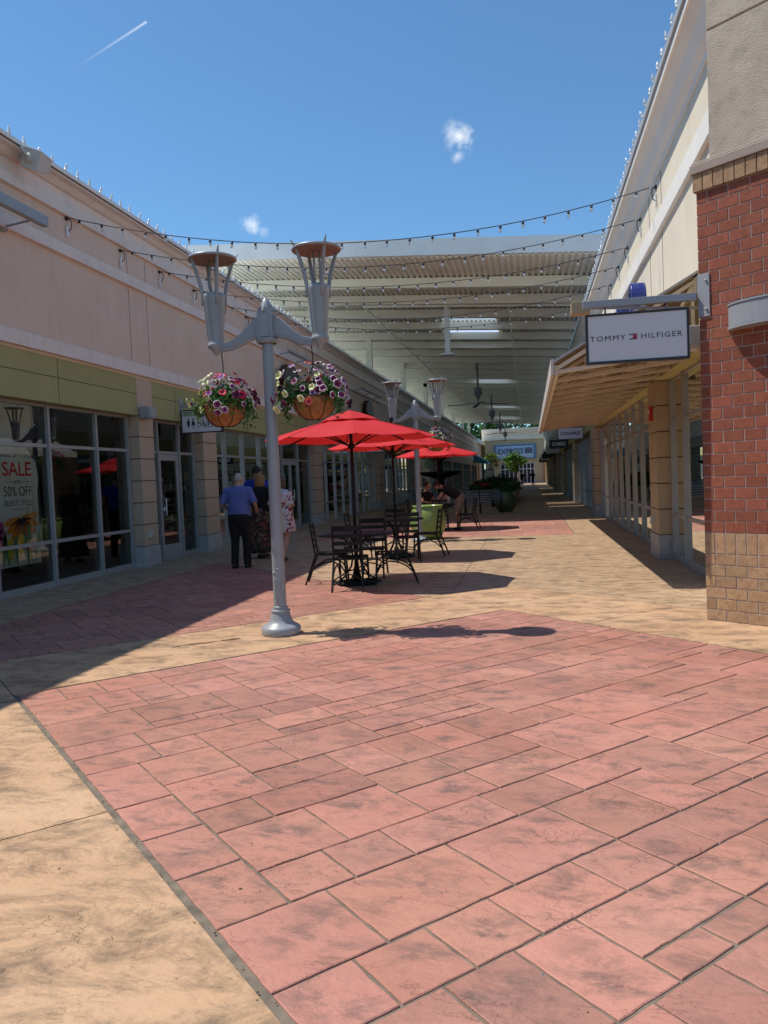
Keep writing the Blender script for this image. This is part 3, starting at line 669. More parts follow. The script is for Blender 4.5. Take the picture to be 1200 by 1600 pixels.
# ================================================================ ROOF EDGE BULBS
def bulb_mesh(name,mats,prof1,prof2,n=8):
    m=MB(); m.lathe(prof1,n=n); m.cur=1; m.lathe(prof2,n=n); o=m.build(name,mats); return o
def roofstring(label,loc,x,z,ys,nx):
    root=thing('roof_bulb_string',label,'string lights',loc,0,'frosted bulb strings along the roof edges')
    proto=MB(); proto.lathe([(.006,.0),(.022,.0),(.022,.03),(.006,.03)],n=7); proto.lathe([(.014,.03),(.024,.045),(.023,.07),(.010,.105),(.001,.12)],n=7)
    po_=proto.build('bulb','c9'); me=po_.data; bpy.data.objects.remove(po_)
    c=MB(); c.tube([(x-loc[0],y-loc[1],z-loc[2]-.004) for y in (ys[0],ys[-1])],.006,5); c.build('cord','white',root)
    for y in ys[:98]:
        b=bpy.data.objects.new('bulb',me); COL.objects.link(b); b.parent=root; b.location=(x-loc[0],y-loc[1],z-loc[2]); b.rotation_euler=(random.uniform(-.3,.3),nx*.25+random.uniform(-.25,.25),0)
    rest=MB()
    for y in ys[98:]:
        rest.lathe([(.006,.0),(.022,.0),(.022,.03),(.030,.055),(.012,.13),(.001,.15)],(x-loc[0],y-loc[1],z-loc[2]),n=5)
    if len(ys)>98: o=rest.build('bulbs_beyond','c9',root); o['kind']='stuff'
roofstring('row of frosted bulbs along the roof edge of the left store row',(-7.1,10,6.62),-7.10,6.62,[5+.34*i for i in range(290)],.5)
roofstring('row of frosted bulbs along the roof edge of the right store row',(1.78,10,6.61),1.78,6.612,[8.7+.34*i for i in range(280)],-.6)
# ================================================================ STRING LIGHTS ACROSS THE AISLE
names=['nearest','second nearest','third nearest','fourth nearest','fifth nearest','farthest']
proto=MB(); proto.lathe([(.004,0),(.019,0),(.021,-.045),(.016,-.05)],n=8); sock=proto.build('socket','cord'); smesh=sock.data; bpy.data.objects.remove(sock)
proto=MB(); proto.lathe([(.012,-.045),(.017,-.055),(.024,-.075),(.021,-.095),(.010,-.107),(.001,-.11)],n=9); bo=proto.build('bulb','bulb'); bmesh_=bo.data; bpy.data.objects.remove(bo)
SL=[(11.80,6.0,13.0,5.90,.62),(13.5,5.95,14.75,5.95,.55),(15.05,5.95,16.6,5.97,.52),(16.7,5.95,18.2,6.0,.5),(18.4,5.95,19.9,6.0,.55),(20.0,6.0,21.4,5.9,.5)]
for i,(yl,zl,yr,zr_,sag) in enumerate(SL):
    a=Vector((-7.28,yl,zl)); b=Vector((1.98,yr,zr_)); root=thing('string_light',names[i]+' string of clear bulbs hung across the aisle between the roofs','string lights',a,0,'strings of clear bulbs across the aisle')
    def P(t,a=a,b=b,sag=sag):
        return a.lerp(b,t)-Vector((0,0,4*sag*t*(1-t)))-a
    w=MB(); w.tube([P(k/40) for k in range(41)],.0075,6); w.build('wire','cord',root)
    nb=26; 
    for k in range(nb):
        t=(k+.45+random.uniform(-.05,.05))/nb; p=P(t); bb=bpy.data.objects.new('bulb',bmesh_); COL.objects.link(bb); bb.parent=root; bb.location=p; bb.rotation_euler=(random.uniform(-.12,.12),random.uniform(-.12,.12),0)
        s=bpy.data.objects.new('socket',smesh); COL.objects.link(s); s.parent=bb
    for (p,sx) in ((Vector((-7.35,yl,zl))-a,1),(Vector((2.085,yr,zr_))-a,-1)):
        h=MB(); h.tube([p,p+Vector((sx*.05,0,0)),p+Vector((sx*.07,0,-.03))],.012,6); h.tube([p+Vector((sx*.02,0,0)),p+Vector((sx*.002,0,0))],.035,10)
        h.tube([p+Vector((sx*.06,0,-.01)),p+Vector((sx*.06,.07,-.06)),p+Vector((sx*.05,.05,-.16)),p+Vector((sx*.02,.02,-.2))],.008,5); h.build('wall_hook','cord',root)
        q=MB(); q.box(p.x+sx*.002,p.x+sx*.02,p.y-.03,p.y+.03,p.z-.30,p.z-.12); q.build('outlet_box','white',root)
# ================================================================ LAMP POSTS
def lamp_post():
    root=thing('lamp_post','grey twin lamp post','street lamp')
    p=MB(); p.lathe([(.01,0),(.192,0),(.198,.01),(.198,.062),(.190,.078),(.165,.095),(.125,.12),(.105,.16),(.094,.215),(.09,.222),(.098,.228),(.098,.242),(.078,.25),(.076,.262),(.080,.27),(.063,.285)],n=36); p.build('base','metal',root)
    p=MB(); p.lathe([(.064,.27),(.062,1.2),(.059,2.2),(.057,2.93)],n=28); p.build('pole','metal',root)
    p=MB(); p.tube([(-.035,-.05,.62),(-.038,-.058,.62)],.012,8); p.tube([(-.02,-.058,.5),(-.02,-.066,.5)],.01,8); p.tube([(.012,-.06,.66),(.012,-.067,.66)],.01,8); p.build('bolt','alu',root)
    h=MB(); hp=MB(); hp.box(-.03,.03,-.067,-.055,.36,.56); hp.build('access_cover','metal',root,bevel=.002); h.prism([(-.076,-.076),(.076,-.076),(.076,.076),(-.076,.076)],2.93,3.20,'z'); h.lathe([(.085,2.89),(.11,2.91),(.11,2.935),(.09,2.94)],n=24)
    for a in range(4):
        an=a*math.pi/2; h.bar((.081*math.cos(an),.081*math.sin(an),2.95),(.078*math.cos(an),.078*math.sin(an),3.17),.08,.018,up=(math.cos(an),math.sin(an),0))
    h.lathe([(.100,3.20),(.092,3.22),(.085,3.24),(.055,3.27),(.04,3.29),(.028,3.33),(.001,3.345)],n=4,smooth=False); h.lathe([(.07,3.20),(.05,3.28),(.024,3.33),(.001,3.35)],n=14); h.build('post_head','metal',root,bevel=.006)
    for s in (-1,1):
        a=MB(); top=[(.085,3.16),(.14,3.13),(.20,3.07),(.28,3.0),(.38,2.935),(.47,2.915),(.53,2.915)]; bot=[(.53,2.875),(.45,2.875),(.36,2.885),(.27,2.92),(.19,2.955),(.12,2.975),(.085,2.975)]
        a.prism([(s*x,z) for x,z in top+bot],-.028,.028,'y'); a.tube([(s*x,0,z-.01) for x,z in bot[::-1]],.027,8); a.build('arm','metal',root,bevel=.006)
        c=Vector((s*.535,0,0)); f=MB(); f.lathe([(.001,2.80),(.03,2.83),(.035,2.85),(.085,2.89),(.088,2.92),(.075,2.93),(.078,2.95),(.108,3.36),(.112,3.38),(.112,3.41),(.09,3.425),(.001,3.425)],c,24)
        lan=f.build('lantern','metal',root)
        for k in range(8): 
            an=k*math.pi/4
            if k%2: rb=MB(); rb.bar(c+Vector((.079*math.cos(an),.079*math.sin(an),2.96)),c+Vector((.107*math.cos(an),.107*math.sin(an),3.35)),.012,.012); rb.build('rib','metal',lan)
        for k in range(4):
            an=k*math.pi/2+.62
            pr=[(.108,3.30,.02),(.112,3.40,.02),(.135,3.52,.021),(.175,3.66,.019),(.215,3.77,.016),(.262,3.835,.006)]
            fn=MB(); fn.tube([c+Vector((r*math.cos(an),r*math.sin(an),z)) for r,z,_ in pr],[(w,w*.55) for _,_,w in pr],8); fn.build('prong','metal',lan)
        t=MB()
        for dx in (-.028,.028): t.tube([c+Vector((dx,0,3.42)),c+Vector((dx,0,3.75))],.011,8)
        t.build('lamp_tube','alu',lan)
        d=MB(); d.lathe([(.001,3.79),(.20,3.785),(.238,3.775),(.243,3.76),(.236,3.75),(.228,3.752)],c,32); d.build('lamp_disc','metal',lan)
        d=MB(); d.lathe([(.228,3.753),(.15,3.758),(.001,3.76)],c,32); d.build('reflector','rust',lan)
    return root
post=lamp_post(); post.location=(-2.51,7.42,0); post.rotation_euler=(0,0,R(1)); post['label']='nearest grey twin lamp post with two flower baskets hanging from its arms'; post['group']='twin lamp posts along the aisle'
for k,(y,lb) in enumerate(((18.2,'second grey twin lamp post, standing before the green planter'),)):
    dup(post,(-2.62+.03*k,y,0),R(1),lb)
# ================================================================ HANGING BASKETS
def leaf_shape(mb,c,nrm,up,l,w,col):
    n=Vector(nrm).normalized(); t=Vector(up)-n*Vector(up).dot(n); t=t.normalized() if t.length>1e-3 else Vector((1,0,0)); s=t.cross(n)
    mb.c=col; c=Vector(c)
    mb.add([c,c+t*l*.45+s*w*.5+n*.15*w,c+t*l,c+t*l*.45-s*w*.5+n*.15*w],[(0,1,2),(0,2,3)])
def rnddir(rnd):
    while True:
        v=Vector((rnd.uniform(-1,1),rnd.uniform(-1,1),rnd.uniform(-1,1)))
        if .1<v.length<1: return v.normalized()
def flower_mesh(name,inner,outer,throat,rad=.036):
    m=MB(); n=20; rings=[(.0,-.012),(.28,.0),(.66,.006),(.86,.008),(1.0,.004)]; vs=[]
    for k,(r,z) in enumerate(rings):
        for j in range(n):
            a=2*math.pi*j/n; lobe=.84+.16*abs(math.cos(2.5*a)); rr=r*rad*(1 if k<2 else lobe); vs.append((rr*math.cos(a),rr*math.sin(a),z+(.005*math.sin(5*a) if k>2 else 0)))
    for k in range(4):
        m.cur=(2,0,0,1)[k]
        m.add([vs[k*n+j] for j in range(n)]+[vs[(k+1)*n+j] for j in range(n)],[(j,(j+1)%n,n+(j+1)%n,n+j) for j in range(n)])
    o=m.build(name,[inner,outer,throat]); me=o.data; bpy.data.objects.remove(o); return me
fm=lambda n,c: cmat(n,c,.6)
FL=dict(picotee=flower_mesh('flower',fm('petal_magenta',(.20,.012,.10)),fm('petal_white',(.78,.72,.76)),fm('throat_dark',(.05,.005,.03))),
 violet=flower_mesh('flower',fm('petal_violet',(.28,.06,.24)),M['petal_white'],M['throat_dark']),
 red=flower_mesh('flower',fm('petal_red',(.55,.02,.06)),fm('petal_red2',(.62,.03,.07)),M['throat_dark']),
 cream=flower_mesh('flower',fm('petal_cream',(.72,.70,.32)),fm('petal_cream2',(.78,.76,.50)),fm('throat_green',(.35,.4,.08))),
 plum=flower_mesh('flower',fm('petal_plum',(.10,.006,.05)),fm('petal_plum2',(.16,.01,.07)),M['throat_dark']),
 coral=flower_mesh('flower',fm('petal_coral',(.75,.10,.09)),fm('petal_coral2',(.72,.16,.12)),M['petal_red']))
def basket(seed,label,colours,lime):
    rnd=random.Random(seed); root=thing('hanging_basket',label,'flower basket',(0,0,0),0,'flower baskets hanging from the lamp posts')
    l=MB(); l.lathe([(.001,0),(.09,.008),(.15,.04),(.195,.10),(.215,.17),(.222,.215),(.20,.215),(.19,.17),(.001,.16)],n=28); l.build('coco_liner','coco',root)
    w=MB()
    for k in range(8):
        a=k*math.pi/4; w.tube([((.227)*math.cos(a)*q,(.227)*math.sin(a)*q,z) for q,z in ((1,.215),(.97,.17),(.88,.10),(.68,.035),(.4,.0),(.1,-.006))],.0035,5)
    w.tube([(.228*math.cos(t*math.pi/14),.228*math.sin(t*math.pi/14),.215) for t in range(29)],.005,5); w.build('wire_frame','black',root)
    c=MB(); hk=.80
    for k in range(3): a=k*2.09+.5; c.tube([(.22*math.cos(a),.22*math.sin(a),.215),(0,0,.52)],.003,5)
    c.tube([(0,0,.52),(0.004,0,.6),(-.004,0,.7),(0,0,hk)],.0055,5); c.build('hanger','black',root)
    f=MB()
    for i in range(1500):
        a=rnd.uniform(0,2*math.pi); q=rnd.random(); d=Vector((math.cos(a)*math.sqrt(q),math.sin(a)*math.sqrt(q),0)); lob=.8+.3*math.sin(a*3+seed)+.15*math.sin(a*7)
        z=.19+rnd.random()**.7*(.27-.17*d.length)*lob
        p=Vector((d.x*.31*lob,d.y*.31*lob,z)); 
        if d.length>.8: p.z-=rnd.random()*.12
        g_=rnd.uniform(.5,1.2); yl=1 if (lime and p.x<-.12 and rnd.random()<.75) else 0
        col=(.26*g_,.34*g_,.05*g_) if yl else (.07*g_,.19*g_,.04*g_)
        leaf_shape(f,p,rnddir(rnd)+Vector((0,0,.6)),rnddir(rnd),rnd.uniform(.03,.06),rnd.uniform(.018,.03),col)
    for s in range(9):   # trailing stems
        a=rnd.choice([rnd.uniform(-.7,.7),rnd.uniform(2.5,3.8),rnd.uniform(0,6.28)]); ln=rnd.uniform(.08,.26); 
        for i in range(34):
            t=rnd.random(); p=Vector((math.cos(a)*(.24+.06*math.sin(t*3)),math.sin(a)*(.24+.06*math.sin(t*3)),.22-t*ln))+rnddir(rnd)*.022; g_=rnd.uniform(.5,1.2)
            leaf_shape(f,p,rnddir(rnd),rnddir(rnd),.035,.02,(.06*g_,.14*g_,.035*g_))
    f.build('foliage','leaf',root)
    spots=[]
    tries=0
    while len(spots)<78 and tries<5000:
        tries+=1; a=rnd.uniform(0,2*math.pi); el=rnd.uniform(-.5,1.5); lob=.85+.28*math.sin(a*3+seed)+.12*math.sin(a*7)
        d=Vector((math.cos(a)*math.cos(el),math.sin(a)*math.cos(el),math.sin(el)))
        p=Vector((d.x*.34*lob,d.y*.33*lob,.24+d.z*.25*lob)); 
        if p.z<.16 and rnd.random()<.75: continue
        if all((p-q).length>.042 for q,_ in spots): spots.append((p,d))
    for p,d in spots:
        kind=colours(p,rnd); o=bpy.data.objects.new('flower',FL[kind]); COL.objects.link(o); o.parent=root; o.location=p+d*.012
        dd=(d+rnddir(rnd)*.45+Vector((0,-.15,.1))).normalized(); o.rotation_euler=dd.to_track_quat('Z','Y').to_euler(); s=rnd.uniform(.8,1.35); o.scale=(s,s,s)
    return root
def colA(p,r):
    if p.x<-.16: return r.choice(['cream','cream','cream','picotee','red'])
    if p.x>.12: return r.choice(['plum','plum','picotee','picotee','violet','red'])
    return r.choice(['red','red','red','picotee','picotee','cream','violet'])
def colB(p,r):
    if p.x>.08: return r.choice(['picotee','picotee','violet','picotee','picotee','red' if p.z<.2 else 'violet'])
    if p.x<-.17: return r.choice(['plum','violet','cream','cream'])
    return r.choice(['cream','picotee','picotee','coral','violet'])
bA=basket(5,'left basket on the nearest lamp post, with lime leaves and red petunias',colA,True); bA.location=(-2.985,7.40,2.10)
bB=basket(9,'right basket on the nearest lamp post, topped with white edged purple petunias',colB,False); bB.location=(-2.06,7.42,2.12)
dup(bA,(-3.10,18.2,2.10),R(140),'left basket on the second lamp post, by the green planter'); dup(bB,(-2.14,18.2,2.12),R(40),'right basket on the second lamp post, above the red umbrellas')
# ================================================================ UMBRELLAS, TABLES, CHAIRS
def umbrella():
    root=thing('patio_umbrella','red octagonal umbrella','umbrella',(0,0,0),0,'red umbrellas over the black tables')
    Rr,zr,zt=1.25,2.12,2.44; n=8; seg=5; vs=[]; fs=[]; rows=8
    c=MB()
    def P(a,r):   # panel sag between ribs
        k=(a/(math.pi/4))%1; sagf=math.cos((k-.5)*math.pi); chord=math.cos(math.pi/8)/math.cos((k-.5)*math.pi/4)
        rr=r*Rr*chord*1.0; z=zr+(zt-zr)*(1-r)**1.0*1.0+ .10*r*(1-r)-.028*sagf*r; return (rr*math.cos(a),rr*math.sin(a),z)
    m_=n*seg
    for i in range(rows+1):
        for j in range(m_): vs.append(P(2*math.pi*j/m_+1e-6,.17+.83*i/rows))
    for i in range(rows):
        for j in range(m_): fs.append((i*m_+j,i*m_+(j+1)%m_,(i+1)*m_+(j+1)%m_,(i+1)*m_+j))
    c.sm=True; c.add(vs,fs); c.sm=False
    can_=c.build('canopy','red',root); sm_=MB()
    for k in range(8):
        a=k*math.pi/4; q_=[P(a+1e-6,r_/10) for r_ in range(2,11)]; sm_.tube([(x,y,z+.002) for x,y,z in q_],.004,5)
    sm_.build('seams','red',can_)
    v=MB(); vs=[]; fs=[]
    for i,(r,dz) in enumerate(((.0,.09),(.12,.075),(.24,.055),(.34,.018))):
        for j in range(m_):
            x,y,z=P(2*math.pi*j/m_+1e-6,max(r,.001)); k=(j/seg)%1
            vs.append((x,y,z+dz+(.022*math.sin(k*math.pi)**2 if i==3 else 0)))
    for i in range(3):
        for j in range(m_): fs.append((i*m_+j,i*m_+(j+1)%m_,(i+1)*m_+(j+1)%m_,(i+1)*m_+j))
    v.sm=True; v.add(vs,fs); vo=v.build('vent_cap','red',root); pass
    p=MB(); p.tube([(0,0,0),(0,0,2.52)],.023,12); p.build('pole','black',root)
    p=MB(); p.lathe([(.02,2.56),(.03,2.575),(.018,2.60),(.04,2.63),(.045,2.66),(.03,2.69),(.01,2.71),(.001,2.715)],n=12); p.build('finial','black',root)
    p=MB(); p.lathe([(.025,1.97),(.05,1.98),(.055,2.01),(.035,2.05),(.025,2.06)],n=12); p.build('hub','black',root)
    for k in range(8):
        a=k*math.pi/4; x,y,z=P(a+1e-6,.98); x2,y2,z2=P(a+1e-6,.2); b=MB(); b.bar((x2,y2,z2-.018),(x,y,z-.016),.014,.018); xm,ym,zm=P(a+1e-6,.52); b.bar((.04*math.cos(a),.04*math.sin(a),2.01),(xm,ym,zm-.02),.012,.016); b.build('rib','black',root)
    return root
def table():
    root=thing('cafe_table','round black metal table','table',(0,0,0),0,'round black cafe tables')
    t=MB(); t.lathe([(.03,.715),(.53,.715),(.55,.72),(.55,.735),(.54,.742),(.03,.742)],n=36); t.build('table_top','black',root)
    for k in range(4):
        a=k*math.pi/2+.5; l=MB(); l.tube([(r*math.cos(a),r*math.sin(a),z) for r,z in ((.30,.71),(.16,.66),(.07,.55),(.05,.40),(.08,.26),(.18,.12),(.33,.02),(.36,.012))],.014,8); l.build('leg','black',root)
    b=MB(); b.tube([(.30*math.cos(t*math.pi/16),.30*math.sin(t*math.pi/16),.03) for t in range(33)],.012,6); b.lathe([(.035,.0),(.30,.0),(.30,.02),(.2,.04),(.06,.055),(.04,.2),(.035,.2)],n=28); b.build('umbrella_base','black',root)
    b=MB(); b.tube([(.12*math.cos(t*math.pi/10),.12*math.sin(t*math.pi/10),.40) for t in range(21)],.009,6); b.build('leg_ring','black',root); return root
def chair():
    # faces +y
    root=thing('cafe_chair','black ladder back metal chair','chair',(0,0,0),0,'black ladder back chairs')
    s=MB()
    for i in range(7): y=-.19+i*.062; s.box(-.205,.205,y,y+.048,.44,.455)
    s.tube([(-.205,-.20,.437),(-.205,.235,.437),(.205,.235,.437),(.205,-.20,.437),(-.205,-.20,.437)],.013,8); s.build('seat','black',root)
    for x in (-.2,.2):
        l=MB(); l.bar((x,-.20,.43),(x*1.05,-.36,0.0),.026,.026); l.build('rear_leg','black',root)
        l=MB(); l.bar((x,.22,.43),(x*1.04,.25,0),.026,.026); l.build('front_leg','black',root)
        l=MB(); l.tube([(x*1.04,.245,.14),(x*1.03,.17,.27),(x*1.02,.05,.335),(x*1.02,-.08,.32),(x*1.03,-.20,.26),(x*1.04,-.295,.17)],.012,6); l.build('side_brace','black',root)
        l=MB(); l.bar((x,-.20,.43),(x*.97,-.265,.90),.026,.026); l.build('back_post','black',root)
    l=MB(); l.tube([(-.205,-.31,.15),(-.1,-.28,.22),(0,-.27,.24),(.1,-.28,.22),(.205,-.31,.15)],.011,6); l.build('arched_brace','black',root); l=MB(); l.tube([(-.205,.245,.15),(-.1,.235,.22),(0,.232,.24),(.1,.235,.22),(.205,.245,.15)],.011,6); l.build('arched_brace','black',root)
    for i,(z,h) in enumerate(((.555,.05),(.655,.05),(.755,.05),(.86,.075))):
        b=MB(); y=-.20-(z-.43)*.135; vs=[]
        for zz in (z-h/2,z+h/2):
            for yy in (0,.012):
                for k in range(7): t=k/6; vs.append((-.2+.4*t,y+yy-.02*math.sin(math.pi*t),zz))
        n=7; fs=[]
        for k in range(n-1): fs+= [(k,k+1,2*n+k+1,2*n+k),(n+k,3*n+k,3*n+k+1,n+k+1),(k,n+k,n+k+1,k+1),(2*n+k,2*n+k+1,3*n+k+1,3*n+k)]
        fs+=[(0,2*n,3*n,n),(n-1,2*n-1,4*n-1,3*n-1)]
        b.add(vs,fs); b.build('back_slat','black',root)
    return root
um=umbrella(); tb=table(); ch=chair(); used=[0]
TS=[(-2.54,11.04,'nearest'),(-2.58,14.70,'second'),(-2.60,22.2,'third')]
for i,(x,y,nm) in enumerate(TS):
    lb={'nearest':'nearest red umbrella, largest in view, over the front table','second':'second red umbrella, half hidden behind the nearest one','third':'third red umbrella, in the sun just before the shaded aisle'}[nm]
    lt={'nearest':'round black table under the nearest red umbrella','second':'round black table under the second red umbrella','third':'round black table beside the bending person'}[nm]
    if i==0: um.location=(x,y,0); um.rotation_euler=(0,0,R(16)); um['label']=lb; tb.location=(x,y,0); tb['label']=lt
    else: dup(um,(x,y,0),R(12+i*7),lb); dup(tb,(x,y,0),R(20*i),lt)
def pc(x,y,deg,lb):
    if not used[0]: ch.location=(x,y,0); ch.rotation_euler=(0,0,R(deg)); ch['label']=lb; used[0]=1
    else: dup(ch,(x,y,0),R(deg),lb)
# deg: heading the sitter faces, 0 = +y, 90 = -x
pc(-2.98,11.22,-80,'black chair at the left of the nearest table, facing right')
pc(-2.50,10.52,3,'black chair with its back to the viewer at the nearest table')
pc(-2.02,11.12,100,'black chair at the right of the nearest table, seen side on')
pc(-2.48,11.85,185,'black chair on the far side of the nearest table')
pc(-3.25,14.55,-88,'black chair at the left of the second table')
pc(-2.25,14.0,12,'black chair on the near side of the second table')
pc(-1.98,14.85,86,'black chair at the right of the second table, before the green planter')
pc(-2.75,15.45,182,'black chair on the far side of the second table')
pc(-3.25,22.1,-90,'black chair at the left of the third table')
pc(-1.80,21.9,84,'black chair behind the bending person at the third table')
pc(-2.5,21.5,4,'black chair on the near side of the third table')
# ================================================================ PLANTERS, BENCHES, FLOWER BED
def planter(label):
    root=thing('glazed_planter',label,'planter',(0,0,0),0,'round green glazed planters')
    p=MB(); p.lathe([(.001,.0),(.26,.0),(.29,.02),(.36,.12),(.425,.28),(.445,.43),(.435,.56),(.40,.68),(.36,.76),(.35,.78),(.365,.795),(.385,.805),(.39,.818),(.38,.83),(.34,.83),(.32,.80),(.31,.74),(.001,.74)],n=40); p.build('pot','planter',root)
    s=MB(); s.lathe([(.001,.775),(.2,.77),(.335,.755)],n=24); s.build('soil','soil',root); return root
pl=planter('lime green glazed planter standing in the sun behind the second lamp post'); pl.location=(-2.52,19.0,0)
def bush(root,name,c,rad,n,size,cols,seed,up=.4):
    rnd=random.Random(seed); f=MB(); c=Vector(c); cl=[(rnddir(rnd)*.62,rnd.uniform(.3,.55)) for _ in range(9)]+[(Vector((0,0,0)),.6)]
    for i in range(n):
        k,r=rnd.choice(cl); d=k+rnddir(rnd)*r*rnd.random()**.4; p=c+Vector((d.x*rad[0],d.y*rad[1],d.z*rad[2])); g_=rnd.uniform(.45,1.3); q=rnd.choice(cols)
        leaf_shape(f,p,rnddir(rnd)+Vector((0,0,up)),rnddir(rnd),size*rnd.uniform(.7,1.3),size*.55,tuple(w*g_ for w in q))
    return f.build(name,'leaf',root)
p2=dup(pl,(-1.05,32.0,0),0,'green glazed planter, coloured darker for the shade, at the end of the benches')
for c_ in p2.children:
    if c_.name.startswith('pot'): c_.data=c_.data.copy(); c_.data.materials.clear(); c_.data.materials.append(cmat('planter_shaded',(.09,.12,.045),.3))  # darker copy of the green glaze, with shade put into its colour
bush(p2,'foliage',(0,0,1.0),(.45,.45,.3),500,.10,[(.04,.10,.025),(.07,.13,.03)],3)
def bench(label):
    root=thing('park_bench',label,'bench',(0,0,0),0,'black slatted benches in the shade')
    s=MB()
    for i in range(6): s.box(-.85,.85,-.22+i*.075,-.17+i*.075,.43,.45)
    s.build('seat','benchmetal',root)
    b=MB()
    for i in range(5): b.box(-.85,.85,.245+i*.012,.262+i*.012,.52+i*.09,.575+i*.09)
    b.build('backrest','benchmetal',root)
    for x in (-.83,0,.83):
        l=MB(); l.tube([(x,-.22,.43),(x,-.25,.0)],.02,8); l.tube([(x,.22,.42),(x,.30,.0)],.02,8); l.bar((x,-.24,.42),(x,.24,.42),.03,.03); l.bar((x,.24,.42),(x,.31,.95),.03,.03); l.build('frame_leg','black',root)
    for x in (-.83,.83):
        l=MB(); l.tube([(x,-.22,.43),(x,-.24,.64),(x,.0,.68),(x,.25,.66)],.016,8); l.build('armrest','black',root)
    return root
cmat('benchmetal',(.10,.115,.13),.35,metal=.3)
be=bench('left black slatted bench behind the third table, seen from the back'); be.location=(-3.3,29.6,0); be.rotation_euler=(0,0,R(180))
dup(be,(-2.0,31.0,0),R(180),'right black slatted bench beside the shaded green planter')
dup(be,(-4.6,33.0,0),R(95),'black slatted bench turned sideways by the left shopfront')
bed=thing('flower_bed','long raised dark planter box full of red flowers down the aisle centre','flower bed',(-2.1,46,0))
b=MB(); b.box(-1.3,1.3,-8,8,0,.55); b.box(-1.35,1.35,-8.05,8.05,.552,.62); b.build('box','block',bed,bevel=.01); 
bush(bed,'shrub_foliage',(0,0,.85),(1.5,8.5,.42),4200,.20,[(.03,.09,.02),(.05,.12,.03)],8)
bush(bed,'red_flowers',(0,-.5,1.12),(1.4,8.2,.25),1500,.13,[(.35,.02,.03),(.45,.03,.04)],12)
fb2=thing('shrub_planter','dark mounded shrubs in a low planter beside the shaded walkway','planter',(-1.35,37.5,0))
b=MB(); b.lathe([(.001,0),(.5,0),(.62,.4),(.66,.45),(.6,.46),(.001,.4)],n=20); b.build('pot','black',fb2); bush(fb2,'foliage',(0,0,.95),(.85,.85,.6),1100,.13,[(.03,.08,.02),(.05,.1,.03)],4)
ur=thing('tiered_fountain','dark tiered fountain bowl on a pedestal in the shaded aisle','fountain',(-4.55,40,0))
b=MB(); b.lathe([(.001,0),(.55,0),(.5,.15),(.22,.25),(.16,.5),(.16,1.3),(.25,1.45),(.95,1.62),(1.15,1.78),(1.1,1.80),(.2,1.72),(.12,1.9),(.12,2.35),(.2,2.42),(.6,2.55),(.68,2.66),(.62,2.67),(.1,2.6),(.07,2.9),(.001,3.05)],n=28); b.build('bowls','black',ur)
b=MB(); b.lathe([(.3,1.725),(1.0,1.75)],n=28); b.build('water','pane',ur)
# notice board
nb_=thing('notice_board','white notice board in a black frame standing in the aisle','sign board',(-3.0,57,0))
b=MB(); b.box(-.38,.38,-.03,.03,.75,1.95); b.build('frame','black',nb_); b=MB(); b.box(-.32,.32,-.036,-.031,.81,1.89); b.build('panel','white',nb_)
for x in (-.3,.3): b=MB(); b.box(x-.03,x+.03,-.03,.03,0,.75); b.build('leg','black',nb_)
# flowering tree in the aisle, in the sun beyond the canopy
def tree(name,label,cat,loc,h,cr,ch_,n,size,cols,seed,trunkr=.12,group=None):
    root=thing(name,label,cat,loc,0,group); rnd=random.Random(seed)
    t=MB(); lean=rnd.uniform(-.03,.03)*h; t.tube([(0,0,-.05),(lean*.3,0,h*.35),(lean,0,h*.75)],[trunkr,trunkr*.75,trunkr*.3],8)
    for k in range(7):
        a=rnd.uniform(0,6.28); z0=h*rnd.uniform(.35,.62); e=Vector((math.cos(a)*cr*.7,math.sin(a)*cr*.7,h-ch_*rnd.uniform(.25,.9))); t.tube([(lean*.4,0,z0),tuple((Vector((lean,0,z0))+e)/2+Vector((0,0,.1*h))),tuple(e)],[trunkr*.45,trunkr*.3,trunkr*.1],6)
    t.build('trunk','bark',root)
    bush(root,'crown',(lean,0,h-ch_/2),(cr,cr,ch_/2),n,size,cols,seed)
    return root
bt=tree('potted_tree','small bright green topiary tree in the sunny gap in front of the far store','tree',(-1.95,110,0),4.7,1.75,2.9,1500,.34,[(.10,.22,.03),(.16,.28,.05),(.07,.16,.03)],21)
b=MB(); b.lathe([(.001,0),(.7,0),(.85,.7),(.8,.72),(.001,.7)],n=16); b.build('pot','white',bt)
bt2=tree('potted_tree','yellow green young tree by the blue awning beyond the canopy','tree',(-5.6,113,0),4.9,1.3,2.6,700,.3,[(.2,.26,.04),(.14,.2,.04)],24)
